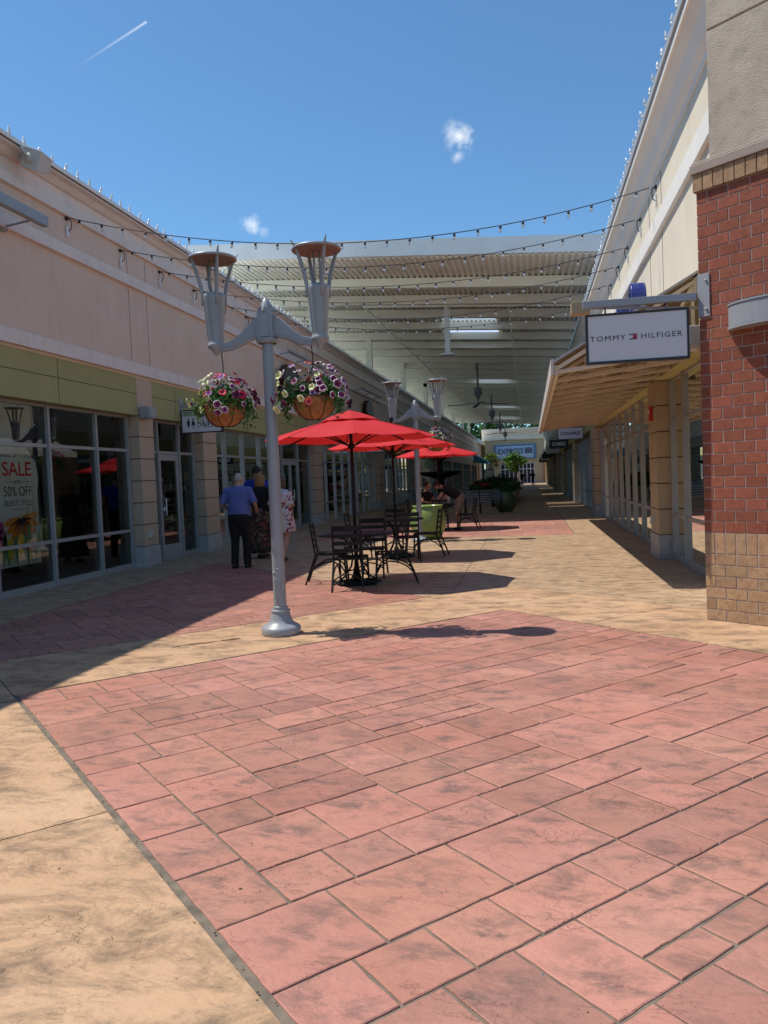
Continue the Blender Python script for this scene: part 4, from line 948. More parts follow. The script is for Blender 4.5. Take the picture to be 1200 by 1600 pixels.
# ================================================================ SIGNS
def blade_sign(label,loc,side,w=.95,h=.48,beam=True,panelm='signwhite',framem='ink',plate=True,bh=.07,reach=.06):
    """projecting sign; loc = wall point at mid panel height, side = direction it projects (+1 = +x)"""
    x0,y,z=loc; root=thing('blade_sign',label,'shop sign',loc)
    a=x0+side*reach; b=a+side*w
    f=MB(); t=.022; lo,hi=min(a,b),max(a,b)
    f.box(lo,hi,y-.045,y+.045,z-h/2,z-h/2+t); f.box(lo,hi,y-.045,y+.045,z+h/2-t,z+h/2); f.box(lo,lo+t,y-.045,y+.045,z-h/2+t,z+h/2-t); f.box(hi-t,hi,y-.045,y+.045,z-h/2+t,z+h/2-t); f.build('sign_frame',framem,root,loc,bevel=.002)
    p=MB(); p.box(lo+t,hi-t,y-.036,y+.036,z-h/2+t,z+h/2-t); p.build('sign_panel',panelm,root,loc)
    if beam:
        m=MB(); bz=z+h/2+.10; m.box(x0,b+side*.02,y-.03,y+.03,bz-bh/2,bz+bh/2); m.build('bracket_beam','metal',root,loc,bevel=.003)
        m=MB()
        for q in (.2,.8): m.tube([(a+side*w*q,y,z+h/2),(a+side*w*q,y,bz-bh/2)],.008,6)
        m.build('hanger_rod','metal',root,loc)
    if plate: m=MB(); m.box(x0-side*.002,x0+side*.02,y-.06,y+.06,z+h/2-.06,z+h/2+.26); m.build('wall_plate','metal',root,loc,bevel=.003)
    return root,(lo+hi)/2
# main white sign on the tower
L0=(1.62,8.0,2.79)
ms,mc=blade_sign('large white blade sign with spaced dark lettering and small flag on the brick tower',L0,-1,w=.965,h=.485,plate=False,reach=.075)
b=MB()
tbox(b,-.005,.115,.002,.016,2.93,3.335); b.build('wall_plate','metal',ms,L0,bevel=.003)
b=MB()
for z in (3.0,3.27): c=TP(.085,.016,z); b.tube([c,c+nv*.014],.012,6)
b.build('bolt','alu',ms,L0)
yy=L0[1]-.0375
text('TOMMY',.335,.050,(mc-.276,yy,2.79),'-y','ink',ms,sp=1.25,org=L0,ext=.001)
text('HILFIGER',.38,.050,(mc+.228,yy,2.79),'-y','ink',ms,sp=1.2,org=L0,ext=.001)
fx=mc-.040
fl_=MB()
def rect(mb,x0,x1,z0,z1,y,d=.0015): mb.box(x0,x1,y-d,y,z0,z1)
fl_.cur=0; rect(fl_,fx-.035,fx+.04,2.808,2.817,yy); rect(fl_,fx-.035,fx+.04,2.763,2.772,yy); fl_.cur=1; rect(fl_,fx+.0,fx+.04,2.774,2.806,yy); fl_.build('flag_emblem',['navy','flagred'],ms,L0)
b=MB(); b.box(mc+.15,mc+.32,8.3,8.36,2.52,2.60)
bx=thing('beige_box','small beige box beyond the top left end of the large blade sign','box',(.55,8.4,3.2)); b=MB(); b.box(.47,.66,8.35,8.5,3.13,3.25); b.build('box_body','beige',bx,(.55,8.4,3.2),bevel=.003); b=MB(); b.bar((.66,8.42,3.19),(1.9,8.9,3.19),.025,.025); b.build('arm','metal',bx,(.55,8.4,3.2))
# shop signs along the right
s1,c1=blade_sign('white blade sign reading CONVERSE on the right shopfront',(2.05,29.6,2.92),-1,w=.92,h=.44,reach=.10)
text('CONVERSE',.72,.12,(c1,29.6-.039,2.92),'-y','ink',s1,org=(2.05,29.6,2.92),off=.022)
s2,c2=blade_sign('black blade sign reading ZUMIEZ behind the white CONVERSE sign',(2.05,41,2.96),-1,w=.95,h=.46,panelm='ink',reach=.10)
text('ZUMIEZ',.70,.17,(c2,41-.039,2.96),'-y','white',s2,org=(2.05,41,2.96),off=.03)
for i,(y,pm,nm) in enumerate(((52,'signwhite','pale'),(60,'ink','dark'),(69,'brown','brown'),(80,'signwhite','small pale'),(92,'navy','navy'))):
    blade_sign('%s blank-looking blade sign on the right, %s beyond the ZUMIEZ sign'%(nm,['first','second','third','fourth','fifth'][i]),(2.05,y,2.95),-1,w=.95,h=.42,panelm=pm,reach=.1)
# left row signs
R0=(-7.365,15.75,2.92)
rs,rc=blade_sign('white and green restrooms sign with pictograms behind the left flower basket',R0,1,w=.93,h=.50,reach=.02,bh=.06)
ry=15.75-.0375
g_=MB(); rect(g_,rc-.44,rc+.44,3.03,3.145,ry); g_.build('green_strip','signgreen',rs,R0)
text('RESTROOMS',.55,.07,(rc-.12,ry-.002,3.087),'-y','ink',rs,org=R0,ext=.001)
ic=MB()
def disc(mb,cx,cz_,r,y,n=16,d=.002): mb.prism([(cx+r*math.cos(2*math.pi*k/n),cz_+r*math.sin(2*math.pi*k/n)) for k in range(n)],y-d,y,'y')
mx_,wx,hx=rc-.30,rc-.19,rc-.06
disc(ic,mx_,2.965,.02,ry); ic.prism([(mx_-.038,2.935),(mx_+.038,2.935),(mx_+.012,2.79),(mx_-.012,2.79)],ry-.002,ry,'y')
disc(ic,wx,2.965,.02,ry); ic.prism([(wx-.014,2.94),(wx+.014,2.94),(wx+.045,2.845),(wx-.045,2.845)],ry-.002,ry,'y'); rect(ic,wx-.016,wx-.004,2.79,2.845,ry,.002); rect(ic,wx+.004,wx+.016,2.79,2.845,ry,.002)
disc(ic,hx-.02,2.965,.016,ry)
ic.bar((hx-.02,ry-.002,2.94),(hx-.015,ry-.002,2.87),.015,.002,up=(0,1,0)); ic.bar((hx-.015,ry-.002,2.875),(hx+.04,ry-.002,2.875),.013,.002,up=(0,1,0)); ic.bar((hx+.038,ry-.002,2.875),(hx+.062,ry-.002,2.81),.013,.002,up=(0,1,0))
for k in range(14): 
    a0=R(60+20*k); a1=R(60+20*(k+1)); ic.bar((hx+.045*math.cos(a0),ry-.002,2.84+.045*math.sin(a0)),(hx+.045*math.cos(a1),ry-.002,2.84+.045*math.sin(a1)),.010,.002,up=(0,1,0))
rect(ic,rc+.05,rc+.058,2.78,2.98,ry,.002)
for a in ((rc+.11,rc+.32,2.79,2.80),(rc+.11,rc+.32,2.97,2.98),(rc+.11,rc+.12,2.80,2.97),(rc+.31,rc+.32,2.80,2.97),(rc+.14,rc+.17,2.82,2.93),(rc+.22,rc+.29,2.82,2.87),(rc+.24,rc+.27,2.875,2.91)): rect(ic,*a,ry,.002)
disc(ic,rc+.155,2.945,.012,ry); ic.build('pictograms','ink',rs,R0)
for i,(y,pm,lb) in enumerate(((25.3,'signwhite','white blade sign on the left shopfront, mostly behind the nearest red umbrella'),(34.6,'white','pale blade sign on the left shopfront behind the second red umbrella'),(46,'ink','black blade sign on the left shopfront in the shade under the canopy'))):
    blade_sign(lb,(-7.35,y,2.98),1,w=.92,h=.46,panelm=pm,reach=.04)
# sale poster hanging inside the first window
PO=(-7.72,10.45,.4); po=thing('sale_poster','hanging spring sale poster with flowers in the first left window','poster',PO)
px_=-7.70
b=MB(); b.box(px_-.006,px_,9.35,11.12,.42,2.02); b.build('poster_sheet',cmat('poster_ground',(.62,.72,.70),.6),po,PO)
def pet(mb,cy,cz_,ang,l,w,x):
    pts=[]
    for k in range(14):
        t=2*math.pi*k/14; u=(.5+.5*math.cos(t))*l; v=math.sin(t)*w*(.55+.45*math.cos(t)*.6+.2); pts.append((cy+u*math.cos(ang)-v*math.sin(ang),cz_+u*math.sin(ang)+v*math.cos(ang)))
    mb.prism(pts,x,x+.0015,'x')
b=MB()
for a in range(0,360,40): pet(b,10.05,.92,R(a),.27,.10,px_+.001)
for a in range(20,380,45): pet(b,9.6,1.15,R(a),.26,.10,px_+.001)
b.build('purple_flower',cmat('poster_purple',(.5,.14,.42),.6),po,PO)
b=MB()
for a in range(-170,20,22): pet(b,10.68,1.14,R(a),.40,.07,px_+.0027)
b.build('orange_flower',cmat('poster_orange',(.72,.3,.04),.6),po,PO)
b=MB()
for cy,a,l in ((10.2,80,.5),(10.35,100,.55),(10.8,85,.62),(10.95,70,.7),(10.55,95,.45),(10.9,110,.55),(10.05,100,.35)): pet(b,cy,.43,R(a),l,.05,px_+.0044)
b.build('leaves',cmat('poster_green',(.12,.38,.18),.6),po,PO)
b=MB(); pet(b,10.38,.50,R(88),.36,.10,px_+.006); pet(b,10.6,.55,R(80),.36,.10,px_+.006); b.build('tulips',cmat('poster_yellow',(.7,.66,.07),.6),po,PO)
b=MB(); b.prism([(10.42+.72*math.cos(2*math.pi*k/40),1.76+.60*math.sin(2*math.pi*k/40)) for k in range(40)],px_+.0078,px_+.0105,'x'); b.build('oval_panel',cmat('poster_oval',(.68,.80,.80),.6),po,PO)
tx=px_+.0125
text('SPRING INTO STYLE',.78,.055,(tx,10.63,2.10),'+x','ink',po,org=PO,ext=.001)
text('SALE',.68,.22,(tx,10.63,1.90),'+x',cmat('poster_red',(.6,.02,.03),.6),po,org=PO,ext=.001,off=.012)
text('UP TO',.18,.05,(tx,10.63,1.70),'+x','ink',po,org=PO,ext=.001)
text('50% OFF',.66,.15,(tx,10.63,1.56),'+x','ink',po,org=PO,ext=.001)
text('SELECT STYLES',.66,.08,(tx,10.63,1.38),'+x','ink',po,org=PO,ext=.001)
b=MB(); b.box(tx,tx+.001,10.31,10.51,1.70,1.707); b.box(tx,tx+.001,10.75,10.95,1.70,1.707); b.box(tx,tx+.001,10.43,10.83,1.285,1.29); b.build('rule_lines','ink',po,PO)
# blue placard in the next window
CO_=(-7.70,18.05,.2); cp_=thing('blue_placard','blue placard with pale letters low in the window behind the man','sign',CO_); b=MB(); b.box(-7.71,-7.70,17.6,18.55,.12,.66); b.build('panel','navy',cp_,CO_); text('COA',.42,.13,(-7.698,18.2,.5),'+x','white',cp_,org=CO_,ext=.001)
# small box lamps on the pillars
for i,(x,y,z,s,lb) in enumerate(((-7.35,14.0,2.98,1,'small grey box lamp at the top of the first left pillar'),(2.06,14.1,3.06,-1,'grey box lamp on the right pillar under the timber awning'),(2.05,9.5,2.98,-1,'grey box lamp beside the brick tower behind the large sign'))):
    r_=thing('box_lamp',lb,'wall lamp',(x,y,z),0,'grey box wall lamps'); b=MB(); b.box(x+s*.03,x+s*.24,y-.16,y+.16,z-.11,z+.11); b.build('housing','metal',r_,(x,y,z),bevel=.01); b=MB(); b.box(x,x+s*.03,y-.08,y+.08,z-.08,z+.08); b.build('mount','metal',r_,(x,y,z)); b=MB(); b.box(x+s*.242,x+s*.25,y-.13,y+.13,z-.08,z+.08); b.build('lens','alu',r_,(x,y,z))
al=thing('fire_alarm','small red fire alarm plate on the side of the right pillar','alarm',(2.06,12.5,2.4)); b=MB(); b.box(2.0,2.045,13.72,13.92,2.30,2.54); b.build('body','redbox',al,(2.06,12.5,2.4),bevel=.004); b=MB(); b.box(1.985,1.999,13.78,13.86,2.42,2.49); b.build('strobe','white',al,(2.06,12.5,2.4))
for i,(x,y,s,lb) in enumerate(((-7.35,14.05,1,'weatherproof outlet box low on the first left pillar'),(2.05,13.9,-1,'weatherproof outlet box low on the right pillar'))):
    r_=thing('outlet_box',lb,'outlet',(x,y,.62)); b=MB(); b.box(x,x+s*.06,y-.05,y+.05,.55,.70); b.build('cover','gutter',r_,(x,y,.62),bevel=.006); b=MB(); b.box(x+s*.061,x+s*.07,y-.03,y+.03,.57,.60); b.build('latch','alu',r_,(x,y,.62))
# loudspeaker on the left cornice
SP=(-7.0,10.55,6.4); sp=thing('loudspeaker','pale box loudspeaker tilted under the left roof edge','loudspeaker',SP); sp.rotation_euler=(R(8),R(22),R(8))
b=MB(); b.prism([(-.17,-.15),(.17,-.11),(.17,.11),(-.17,.15)],-.12,.14,'x'); b.build('cabinet','gutter',sp,bevel=.012); b=MB(); b.tube([(-.02,-.17,.0),(-.12,-.26,.1)],.02,8); b.tube([(-.02,-.14,0),(-.02,-.19,0)],.07,14); b.build('bracket','gutter',sp)
# linear lamps on wall rods
def linear(lb,y0,y1,z,nrod,x=-6.82,h=.10):
    O=(-7.35,(y0+y1)/2,z); r_=thing('linear_lamp',lb,'wall lamp',O,0,'linear lamps on rods over the left shops'); b=MB(); b.box(x-.05,x+.05,y0,y1,z-.02,z+h); b.build('lamp_bar','metal',r_,O,bevel=.006)
    for k in range(nrod):
        y=y1-.25-(y1-y0-.5)*k/max(1,nrod-1); b=MB(); b.tube([(-7.35,y,z-.04),(x,y,z+.02)],.016,8); b.tube([(-7.35,y,z-.04),(-7.31,y,z-.038)],.07,16); b.build('rod','metal',r_,O)
linear('grey linear lamp on a rod at the left edge, above the first shop',6.9,10.42,5.40,2,h=.13)
linear('linear lamp with three rods above the brown wall sign',22.3,26.2,5.42,3,x=-6.9,h=.05)
linear('linear lamp with three rods farther along, above the second brown sign',32.5,37,5.42,3,x=-6.9,h=.05)
# carved brown wall signs seen edge-on
for y,lb in ((22.3,'dark brown wall sign with a rounded crest and a beige box, behind the right basket'),(34.2,'dark brown wall sign with a pointed crest above the red umbrellas')):
    O=(-7.36,y,4.6); r_=thing('wall_sign',lb,'shop sign',O); b=MB(); b.box(-7.36,-7.30,y-.15,y+.0,4.05,4.95); b.build('beige_return','beige',r_,O)
    b=MB(); b.prism([(y+.05,4.62),(y+.3,4.95),(y+.7,5.15),(y+1.2,5.15),(y+1.6,4.95),(y+1.9,4.6),(y+1.5,4.5),(y+.4,4.5)],-7.34,-7.12,'x'); b.build('crest','brown',r_,O,bevel=.02)
    for k in range(7): b=MB(); yy=y+.12+k*.27; b.prism([(yy,4.06),(yy+.17,4.06),(yy+.17,4.42),(yy+.12,4.44),(yy+.05,4.44),(yy,4.42)],-7.34,-7.20,'x'); b.build('letter_block','brown',r_,O,bevel=.015)
# blue channel letters over the right shop
O=(2.09,15,4.6); r_=thing('channel_letters','deep blue rounded channel letters standing proud of the right upper wall','shop sign',O)
def ring(cy,cz_,ro,ri,ya=1.0):
    mb=MB(); n=22; vs=[]
    for x in (1.98,2.085):
        for rr in (ro,ri):
            for k in range(n): t=2*math.pi*k/n; vs.append((x-.14*(x<2),cy+rr*ya*math.cos(t),cz_+rr*math.sin(t)))
    fs=[]
    for k in range(n):
        q=(k+1)%n; fs+=[(k,q,n+q,n+k),(2*n+k,3*n+k,3*n+q,2*n+q),(k,2*n+k,2*n+q,q),(n+k,n+q,3*n+q,3*n+k)]
    mb.add(vs,fs); return mb.build('letter','royal',r_,O,bevel=.008)
ring(14.6,4.50,.30,.14,.9); ring(15.4,4.42,.24,.11,.9); 
for yy,h in ((16.0,.5),(16.55,.62),(17.4,.5),(18.3,.6)): b=MB(); b.box(1.84,2.085,yy,yy+.2,4.2,4.2+h); b.build('letter','royal',r_,O,bevel=.03)
ring(17.0,4.42,.24,.1,.8)
# ================================================================ FAR BUILDINGS
FO=(-1.5,125,0); fs_=thing('far_store','cream store with a curved white cornice and blue sign closing the far end','store building',FO)
b=MB(); b.box(-7.0,4.2,125,140,0,6.9); b.build('wall',cmat('far_cream',(.62,.47,.28),.85,var=.06),fs_,FO)
b=MB(); b.prism([(125.2,6.9),(124.6,6.95),(124.4,7.4),(124.5,7.5),(124.1,8.0),(123.6,8.45),(123.5,8.7),(125.2,8.8)],-7.4,4.6,'x'); b.build('cornice','band_white',fs_,FO)
b=MB(); b.box(-5.6,1.0,124.6,124.98,3.85,6.2); b.build('sign_surround',cmat('far_blue',(.16,.24,.36),.6),fs_,FO)
b=MB(); b.box(-5.2,.55,124.5,124.59,4.05,5.95); sb_=b.build('sign_face','expblue',fs_,FO)
text('EXPRESS',3.9,.85,(-2.95,124.47,5.15),'-y','navy',fs_,org=FO,off=.012)
b=MB(); b.box(-.75,.35,124.44,124.49,4.75,5.6); b.build('sign_badge','navy',fs_,FO)
text('FACTORY',.9,.24,(-.2,124.42,5.36),'-y','white',fs_,org=FO); text('OUTLET',.8,.24,(-.2,124.42,4.99),'-y','white',fs_,org=FO)
for x0,x1 in ((-4.6,-2.0),(-1.7,.6)):
    b=MB(); 
    for k in range(5): xx=x0+(x1-x0)*k/4; b.box(xx-.05,xx+.05,124.8,124.96,0,3.2)
    for z in (.05,2.3,3.2): b.box(x0,x1,124.82,124.95,z-.05,z+.05)
    w_=b.build('window','white',fs_,FO); b=MB(); b.box(x0,x1,124.93,124.99,.05,3.2); b.build('pane','inside',w_,FO)
b=MB(); b.box(-6.2,-5.5,124.7,124.99,0,4.0); b.build('pilaster','tanwall',fs_,FO)
b=MB(); b.box(2.0,3.0,124.7,124.98,.0,3.6); b.build('door_bay',cmat('far_orange',(.50,.20,.09),.8),fs_,FO)
F2=(-10,118,0); f2=thing('far_shop','orange fronted shop with a blue awning left of the far store','store building',F2)
b=MB(); b.box(-22,-7.6,113.4,132,0,6.3); b.build('wall','tanwall',f2,F2); b=MB(); b.box(-22,-7.2,113,132.5,6.3,6.9); b.build('cornice','band_white',f2,F2)
b=MB(); b.box(-7.59,-7.3,113.6,115.2,0,3.4); b.build('orange_pier',cmat('far_orange',(.5,.2,.09),.8),f2,F2)
b=MB(); b.prism([(-7.5,4.5),(-5.5,3.3),(-5.5,3.05),(-7.5,3.3)],103,110,'y'); b.build('blue_awning','blueawn',f2,F2)
for k,(x,y,h,cr,sd) in enumerate(((-16,150,15,5,1),(-9,146,13.5,4.5,2),(-2.5,150,14.5,5,3),(4,147,14,4.6,4),(10.5,150,15,5,5),(17,146,14,5,6),(-24,150,16,6,7))):
    lb=['leftmost but one dark tree','tree','tree']; 
    tree('broadleaf_tree','dark green broadleaf tree behind the far store, %s from the left'%['second','third','fourth','fifth','sixth','seventh','first'][k],'tree',(x,y,0),h,cr,h*.72,2200,.75,[(.035,.10,.025),(.05,.14,.03),(.025,.07,.02)],30+sd,.35,'trees behind the far store')
# ================================================================ PEOPLE
def remeshed(mb,name,m,parent,vox,smooth=4,dec=None):
    o=mb.build(name,m,parent); md=o.modifiers.new('r','REMESH'); md.mode='VOXEL'; md.voxel_size=vox; md.use_smooth_shade=True
    s_=o.modifiers.new('s','SMOOTH'); s_.factor=.5; s_.iterations=smooth
    bpy.context.view_layer.update(); me=bpy.data.meshes.new_from_object(o.evaluated_get(bpy.context.evaluated_depsgraph_get())); old=o.data; o.modifiers.clear(); o.data=me; bpy.data.meshes.remove(old); me.name=name
    me.materials.clear(); me.materials.append(M[m] if isinstance(m,str) else m)
    return o
def mixp(a,b,t): return Vector(a).lerp(Vector(b),t)
def person(label,loc,rz,P,h=1.75,belly=0,girth=1.0,top=None,bottom=None,hair=None,shoes=None,sleeve=.55,skirt=None,vox=.011,female=False,cat='person',group=None):
    """P: joints in metres for a 1.75 m figure facing +y"""
    root=thing('person',label,cat,loc,rz,group); k=h/1.75; root.scale=(k,k,k)
    J_=dict(hip=(0,0,.93),chest=(0,-.0,1.28),neck=(0,.0,1.48),head=(0,.03,1.63),
        kl=(-.10,.03,.50),al=(-.11,-.01,.09),kr=(.10,.03,.50),ar=(.11,-.01,.09),
        el=(-.28,-.02,1.15),wl=(-.27,.14,.95),er=(.28,-.02,1.15),wr=(.27,.14,.95)); J_.update(P)
    V={q:Vector(p) for q,p in J_.items()}
    up=(V['neck']-V['hip']).normalized(); side=Vector((1,0,0)); fwd=up.cross(side)*-1
    sw=(.165 if female else .19); shl=V['neck']-side*sw-up*.07; shr=V['neck']+side*sw-up*.07
    hl=V['hip']-side*.09-Vector((0,0,.03)); hr=V['hip']+side*.09-Vector((0,0,.03)); G_=girth
    def torso(mb,e,z0=-.10,z1=1.0,collar=False):
        h0=V['hip']; n=V['neck']; ax=n-h0; L_=ax.length
        rows=[(-.10/L_,.155*G_,.105*G_,0),(0,.172*G_,.115*G_+belly*.3,0),(.18,.165*G_,.105*G_+belly,.5*belly),(.42,.160*G_,.108*G_+belly*.6,.3*belly),(.66,.178*G_,.112*G_,0),(.84,.176*G_,.098*G_,0),(.93,.142*G_,.085,0),(1.0,.070,.064,0)]
        pts=[];rad=[]
        for t,a,b,f in rows:
            if t<z0 or t>z1: continue
            pts.append(h0+ax*t+Vector((0,f,0))); rad.append((a+e,b+e))
        mb.tube(pts,rad,16,side=(1,0,0))
    def limb(mb,pts,rs,e=0,n=10): mb.tube(pts,[r+e for r in rs],n)
    b=MB(); torso(b,0)
    b.tube([V['neck']-up*.06,V['neck']+up*.02,mixp(V['neck'],V['head'],.6)],[.062,.056,.054],12)
    hd=V['head']; hu=(hd-V['neck']); hu=(hu+up*.3).normalized()
    b.tube([hd-hu*.125+Vector((0,.02,0)),hd-hu*.10+Vector((0,.018,0)),hd-hu*.05,hd+hu*.0,hd+hu*.05,hd+hu*.095,hd+hu*.118],[(.028,.035),(.05,.062),(.066,.083),(.074,.094),(.073,.092),(.052,.066),(.016,.02)],16,side=(1,0,0))
    fd=Vector((0,1,0)) if abs(hu.y)<.8 else Vector((0,.3,-1)).normalized()
    fd=(fd-hu*fd.dot(hu)).normalized(); b.bar(hd+fd*.085+hu*.005,hd+fd*.108-hu*.03,.022,.022)
    for s in (-1,1): b.ball(hd+Vector((s*.077,0,0))-hu*.01,.018,8,6,.03)
    for sh,e,w,s in ((shl,V['el'],V['wl'],-1),(shr,V['er'],V['wr'],1)):
        limb(b,[sh+Vector((-s*.05,0,.01)),sh,mixp(sh,e,.4),e,mixp(e,w,.35),w],[.05,.055,.047,.038,.039,.026])
        d=(w-e).normalized(); sd_=Vector((1,0,0)); sd_=(sd_-d*sd_.dot(d)).normalized(); pn=d.cross(sd_)
        b.tube([w-d*.01,w+d*.04,w+d*.085],[(.016,.024),(.018,.038),(.014,.036)],10,side=pn)
        for q,(ln,off) in enumerate(((.062,-.030),(.072,-.010),(.068,.010),(.052,.028))):
            a0=w+d*.078+sd_*off; a1=a0+d*ln*.5+pn*.004; a2=a1+d*ln*.5+pn*.018; b.tube([a0,a1,a2],[.0095,.009,.007],7)
        t0=w+d*.03-sd_*.028*1; b.tube([t0,t0+d*.03-sd_*.03,t0+d*.058-sd_*.038],[.012,.011,.008],7)
    for hp,kn,an in ((hl,V['kl'],V['al']),(hr,V['kr'],V['ar'])):
        limb(b,[hp+Vector((0,0,.03)),hp,mixp(hp,kn,.45),kn,mixp(kn,an,.3),mixp(kn,an,.7),an],[.085*G_,.092*G_,.078*G_,.056,.056,.04,.034],0,12)
        ft=Vector((0,1,0)); b.tube([an+Vector((0,-.06,-.045)),an+Vector((0,-.02,-.04)),an+ft*.07+Vector((0,0,-.05)),an+ft*.15+Vector((0,0,-.065))],[(.03,.035),(.036,.042),(.04,.03),(.034,.018)],10,side=(1,0,0))
    remeshed(b,'body','skin',root,vox)
    if top:
        t=MB(); torso(t,.017,z1=1.01)
        t.tube([V['neck']-up*.055,V['neck']+up*.012],[.078,.068],14)
        for sh,e,w,s in ((shl,V['el'],V['wl'],-1),(shr,V['er'],V['wr'],1)):
            if sleeve<=0: continue
            pts=[sh+Vector((-s*.06,0,0)),sh,mixp(sh,e,.5)]; rs=[.066,.073,.066]
            if sleeve>.5: pts.append(mixp(sh,e,.98)); rs.append(.064)
            if sleeve>1: pts+= [mixp(e,w,.9)]; rs+= [.045]
            limb(t,pts,rs,.004,14)
        o=remeshed(t,'shirt',top,root,vox*1.1,5)
    if bottom:
        t=MB(); rr=[(.160*G_+.02,.110*G_+.022+belly*.3),(.168*G_+.018,.118*G_+.02+belly*.3),(.150*G_+.01,.10*G_+.012)]
        t.tube([V['hip']+up*.06,V['hip']-up*.02,V['hip']-Vector((0,0,.12))],rr,16,side=(1,0,0))
        end=bottom[1]
        for hp,kn,an in ((hl,V['kl'],V['al']),(hr,V['kr'],V['ar'])):
            pts=[hp+Vector((0,0,.02)),mixp(hp,kn,.45),kn]; rs=[.105*G_,.094*G_,.078]
            if end=='long': pts+= [mixp(kn,an,.5),an+Vector((0,.0,-.03))]; rs+= [.072,.07]
            limb(t,pts,rs,0,14)
        remeshed(t,'trousers' if end=='long' else 'shorts',bottom[0],root,vox*1.1,4)
    if skirt:
        z1,r0,r1,mm,nm=skirt; t=MB(); n=28; vs=[]; rows=8; mid=(V['kl']+V['kr'])/2
        for i in range(rows+1):
            f=i/rows; c=V['hip'].lerp(Vector((mid.x*.6,mid.y*.8,z1)),f)+Vector((0,0,.10*(1-f)))
            for j in range(n):
                a=2*math.pi*j/n; r=r0+(r1-r0)*f; fold=1+.07*f*math.sin(a*7)+.04*f*math.sin(a*11+1)
                vs.append((c.x+r*math.cos(a)*fold,c.y+r*.72*math.sin(a)*fold,c.z))
        t.sm=True; t.add(vs,[(i*n+j,i*n+(j+1)%n,(i+1)*n+(j+1)%n,(i+1)*n+j) for i in range(rows) for j in range(n)]); o=t.build(nm,mm,root); md=o.modifiers.new('c','SOLIDIFY'); md.thickness=.006
    if hair:
        hm,kind=hair; t=MB(); hd2=hd-fd*.012
        if kind=='cap': t.tube([hd-hu*.04,hd+hu*.03,hd+hu*.09,hd+hu*.13],[(.082,.10),(.084,.104),(.07,.09),(.02,.03)],18,side=(1,0,0)); t.tube([hd+fd*.08+hu*.06,hd+fd*.17+hu*.045],[(.06,.012),(.04,.006)],12,side=(1,0,0))
        elif kind=='short': t.tube([hd2-hu*.07,hd2-hu*.02,hd2+hu*.05,hd2+hu*.10,hd2+hu*.124],[(.060,.072),(.078,.094),(.079,.097),(.058,.072),(.02,.025)],18,side=(1,0,0))
        elif kind=='thin': t.tube([hd2-fd*.012-hu*.06,hd2-fd*.012-hu*.02,hd2-fd*.008+hu*.035,hd2+hu*.09,hd2+hu*.117],[(.05,.06),(.0745,.088),(.0755,.092),(.056,.07),(.014,.02)],18,side=(1,0,0))
        else:
            t.tube([hd2-fd*.03-hu*.19,hd2-fd*.03-hu*.12,hd2-fd*.015-hu*.04,hd2+hu*.04,hd2+hu*.10,hd2+hu*.13],[(.085,.05),(.112,.078),(.112,.10),(.10,.106),(.066,.08),(.02,.03)],20,side=(1,0,0))
        remeshed(t,'hair' if kind!='cap' else 'cap',hm,root,.008,2)
    if shoes:
        for an,nm in ((V['al'],'shoe'),(V['ar'],'shoe')):
            t=MB(); hgt=.05 if shoes[1]=='low' else .075
            t.tube([an+Vector((0,-.075,-.055)),an+Vector((0,-.03,-.05)),an+Vector((0,.07,-.055)),an+Vector((0,.16,-.068)),an+Vector((0,.19,-.075))],[(.036,hgt*.55),(.043,hgt*.7),(.048,.036),(.042,.022),(.02,.012)],12,side=(1,0,0)); t.build('shoe',shoes[0],root)
    return root
bs=cmat('shirt_blue',(.10,.13,.36),.85,var=.12,vs=7,bump=.8,bs=9); blk=cmat('trousers_black',(.008,.008,.009),.9,var=.3,vs=9); shoe=cmat('shoe_black',(.01,.01,.01),.4)
def floral(name,base,cols,sc):
    m=mat(name,base,.85); t=m.node_tree; n=t.nodes; l=t.links; p=n['Principled BSDF']; tcn=n.new('ShaderNodeTexCoord'); c=None
    prev=base; sock=None
    for i,(cc,th,off) in enumerate(cols):
        nn=n.new('ShaderNodeTexNoise'); nn.inputs['Scale'].default_value=sc*(1+.25*i); nn.inputs['Detail'].default_value=2; nn.inputs['Distortion'].default_value=1.2
        mp=n.new('ShaderNodeMapping'); mp.inputs['Location'].default_value=(off,off*2,off*3); l.new(tcn.outputs['Object'],mp.inputs[0]); l.new(mp.outputs[0],nn.inputs[0])
        mr=n.new('ShaderNodeMapRange'); mr.inputs[1].default_value=th; mr.inputs[2].default_value=th+.02; l.new(nn.outputs[0],mr.inputs[0])
        mm=n.new('ShaderNodeMix'); mm.data_type='RGBA'; l.new(mr.outputs[0],mm.inputs[0])
        if sock is None: mm.inputs[6].default_value=(*base,1)
        else: l.new(sock,mm.inputs[6])
        mm.inputs[7].default_value=(*cc,1); sock=mm.outputs[2]
    l.new(sock,p.inputs['Base Color']); M[name]=m; return m
fl1=floral('dress_floral_white',(.62,.55,.56),[((.28,.02,.05),.56,1),((.03,.03,.10),.64,5)],11)
fl2=floral('skirt_floral_dark',(.035,.02,.02),[((.25,.05,.035),.54,2),((.30,.26,.18),.62,7),((.06,.12,.05),.62,4)],13)
person('man in a short sleeved blue shirt and black trousers walking away with arms bent',(-5.24,13.42,0),R(6),
   dict(kl=(-.10,.02,.50),al=(-.115,-.02,.09),kr=(.10,.06,.50),ar=(.10,.05,.09),el=(-.30,-.03,1.17),wl=(-.27,.19,1.08),er=(.30,-.03,1.17),wr=(.27,.19,1.06),head=(.0,.055,1.605)),h=1.765,belly=.05,girth=1.16,top=bs,bottom=(blk,'long'),hair=(cmat('hair_white',(.36,.31,.27),.8,var=.2,vs=60),'thin'),shoes=(shoe,'high'),sleeve=.95)
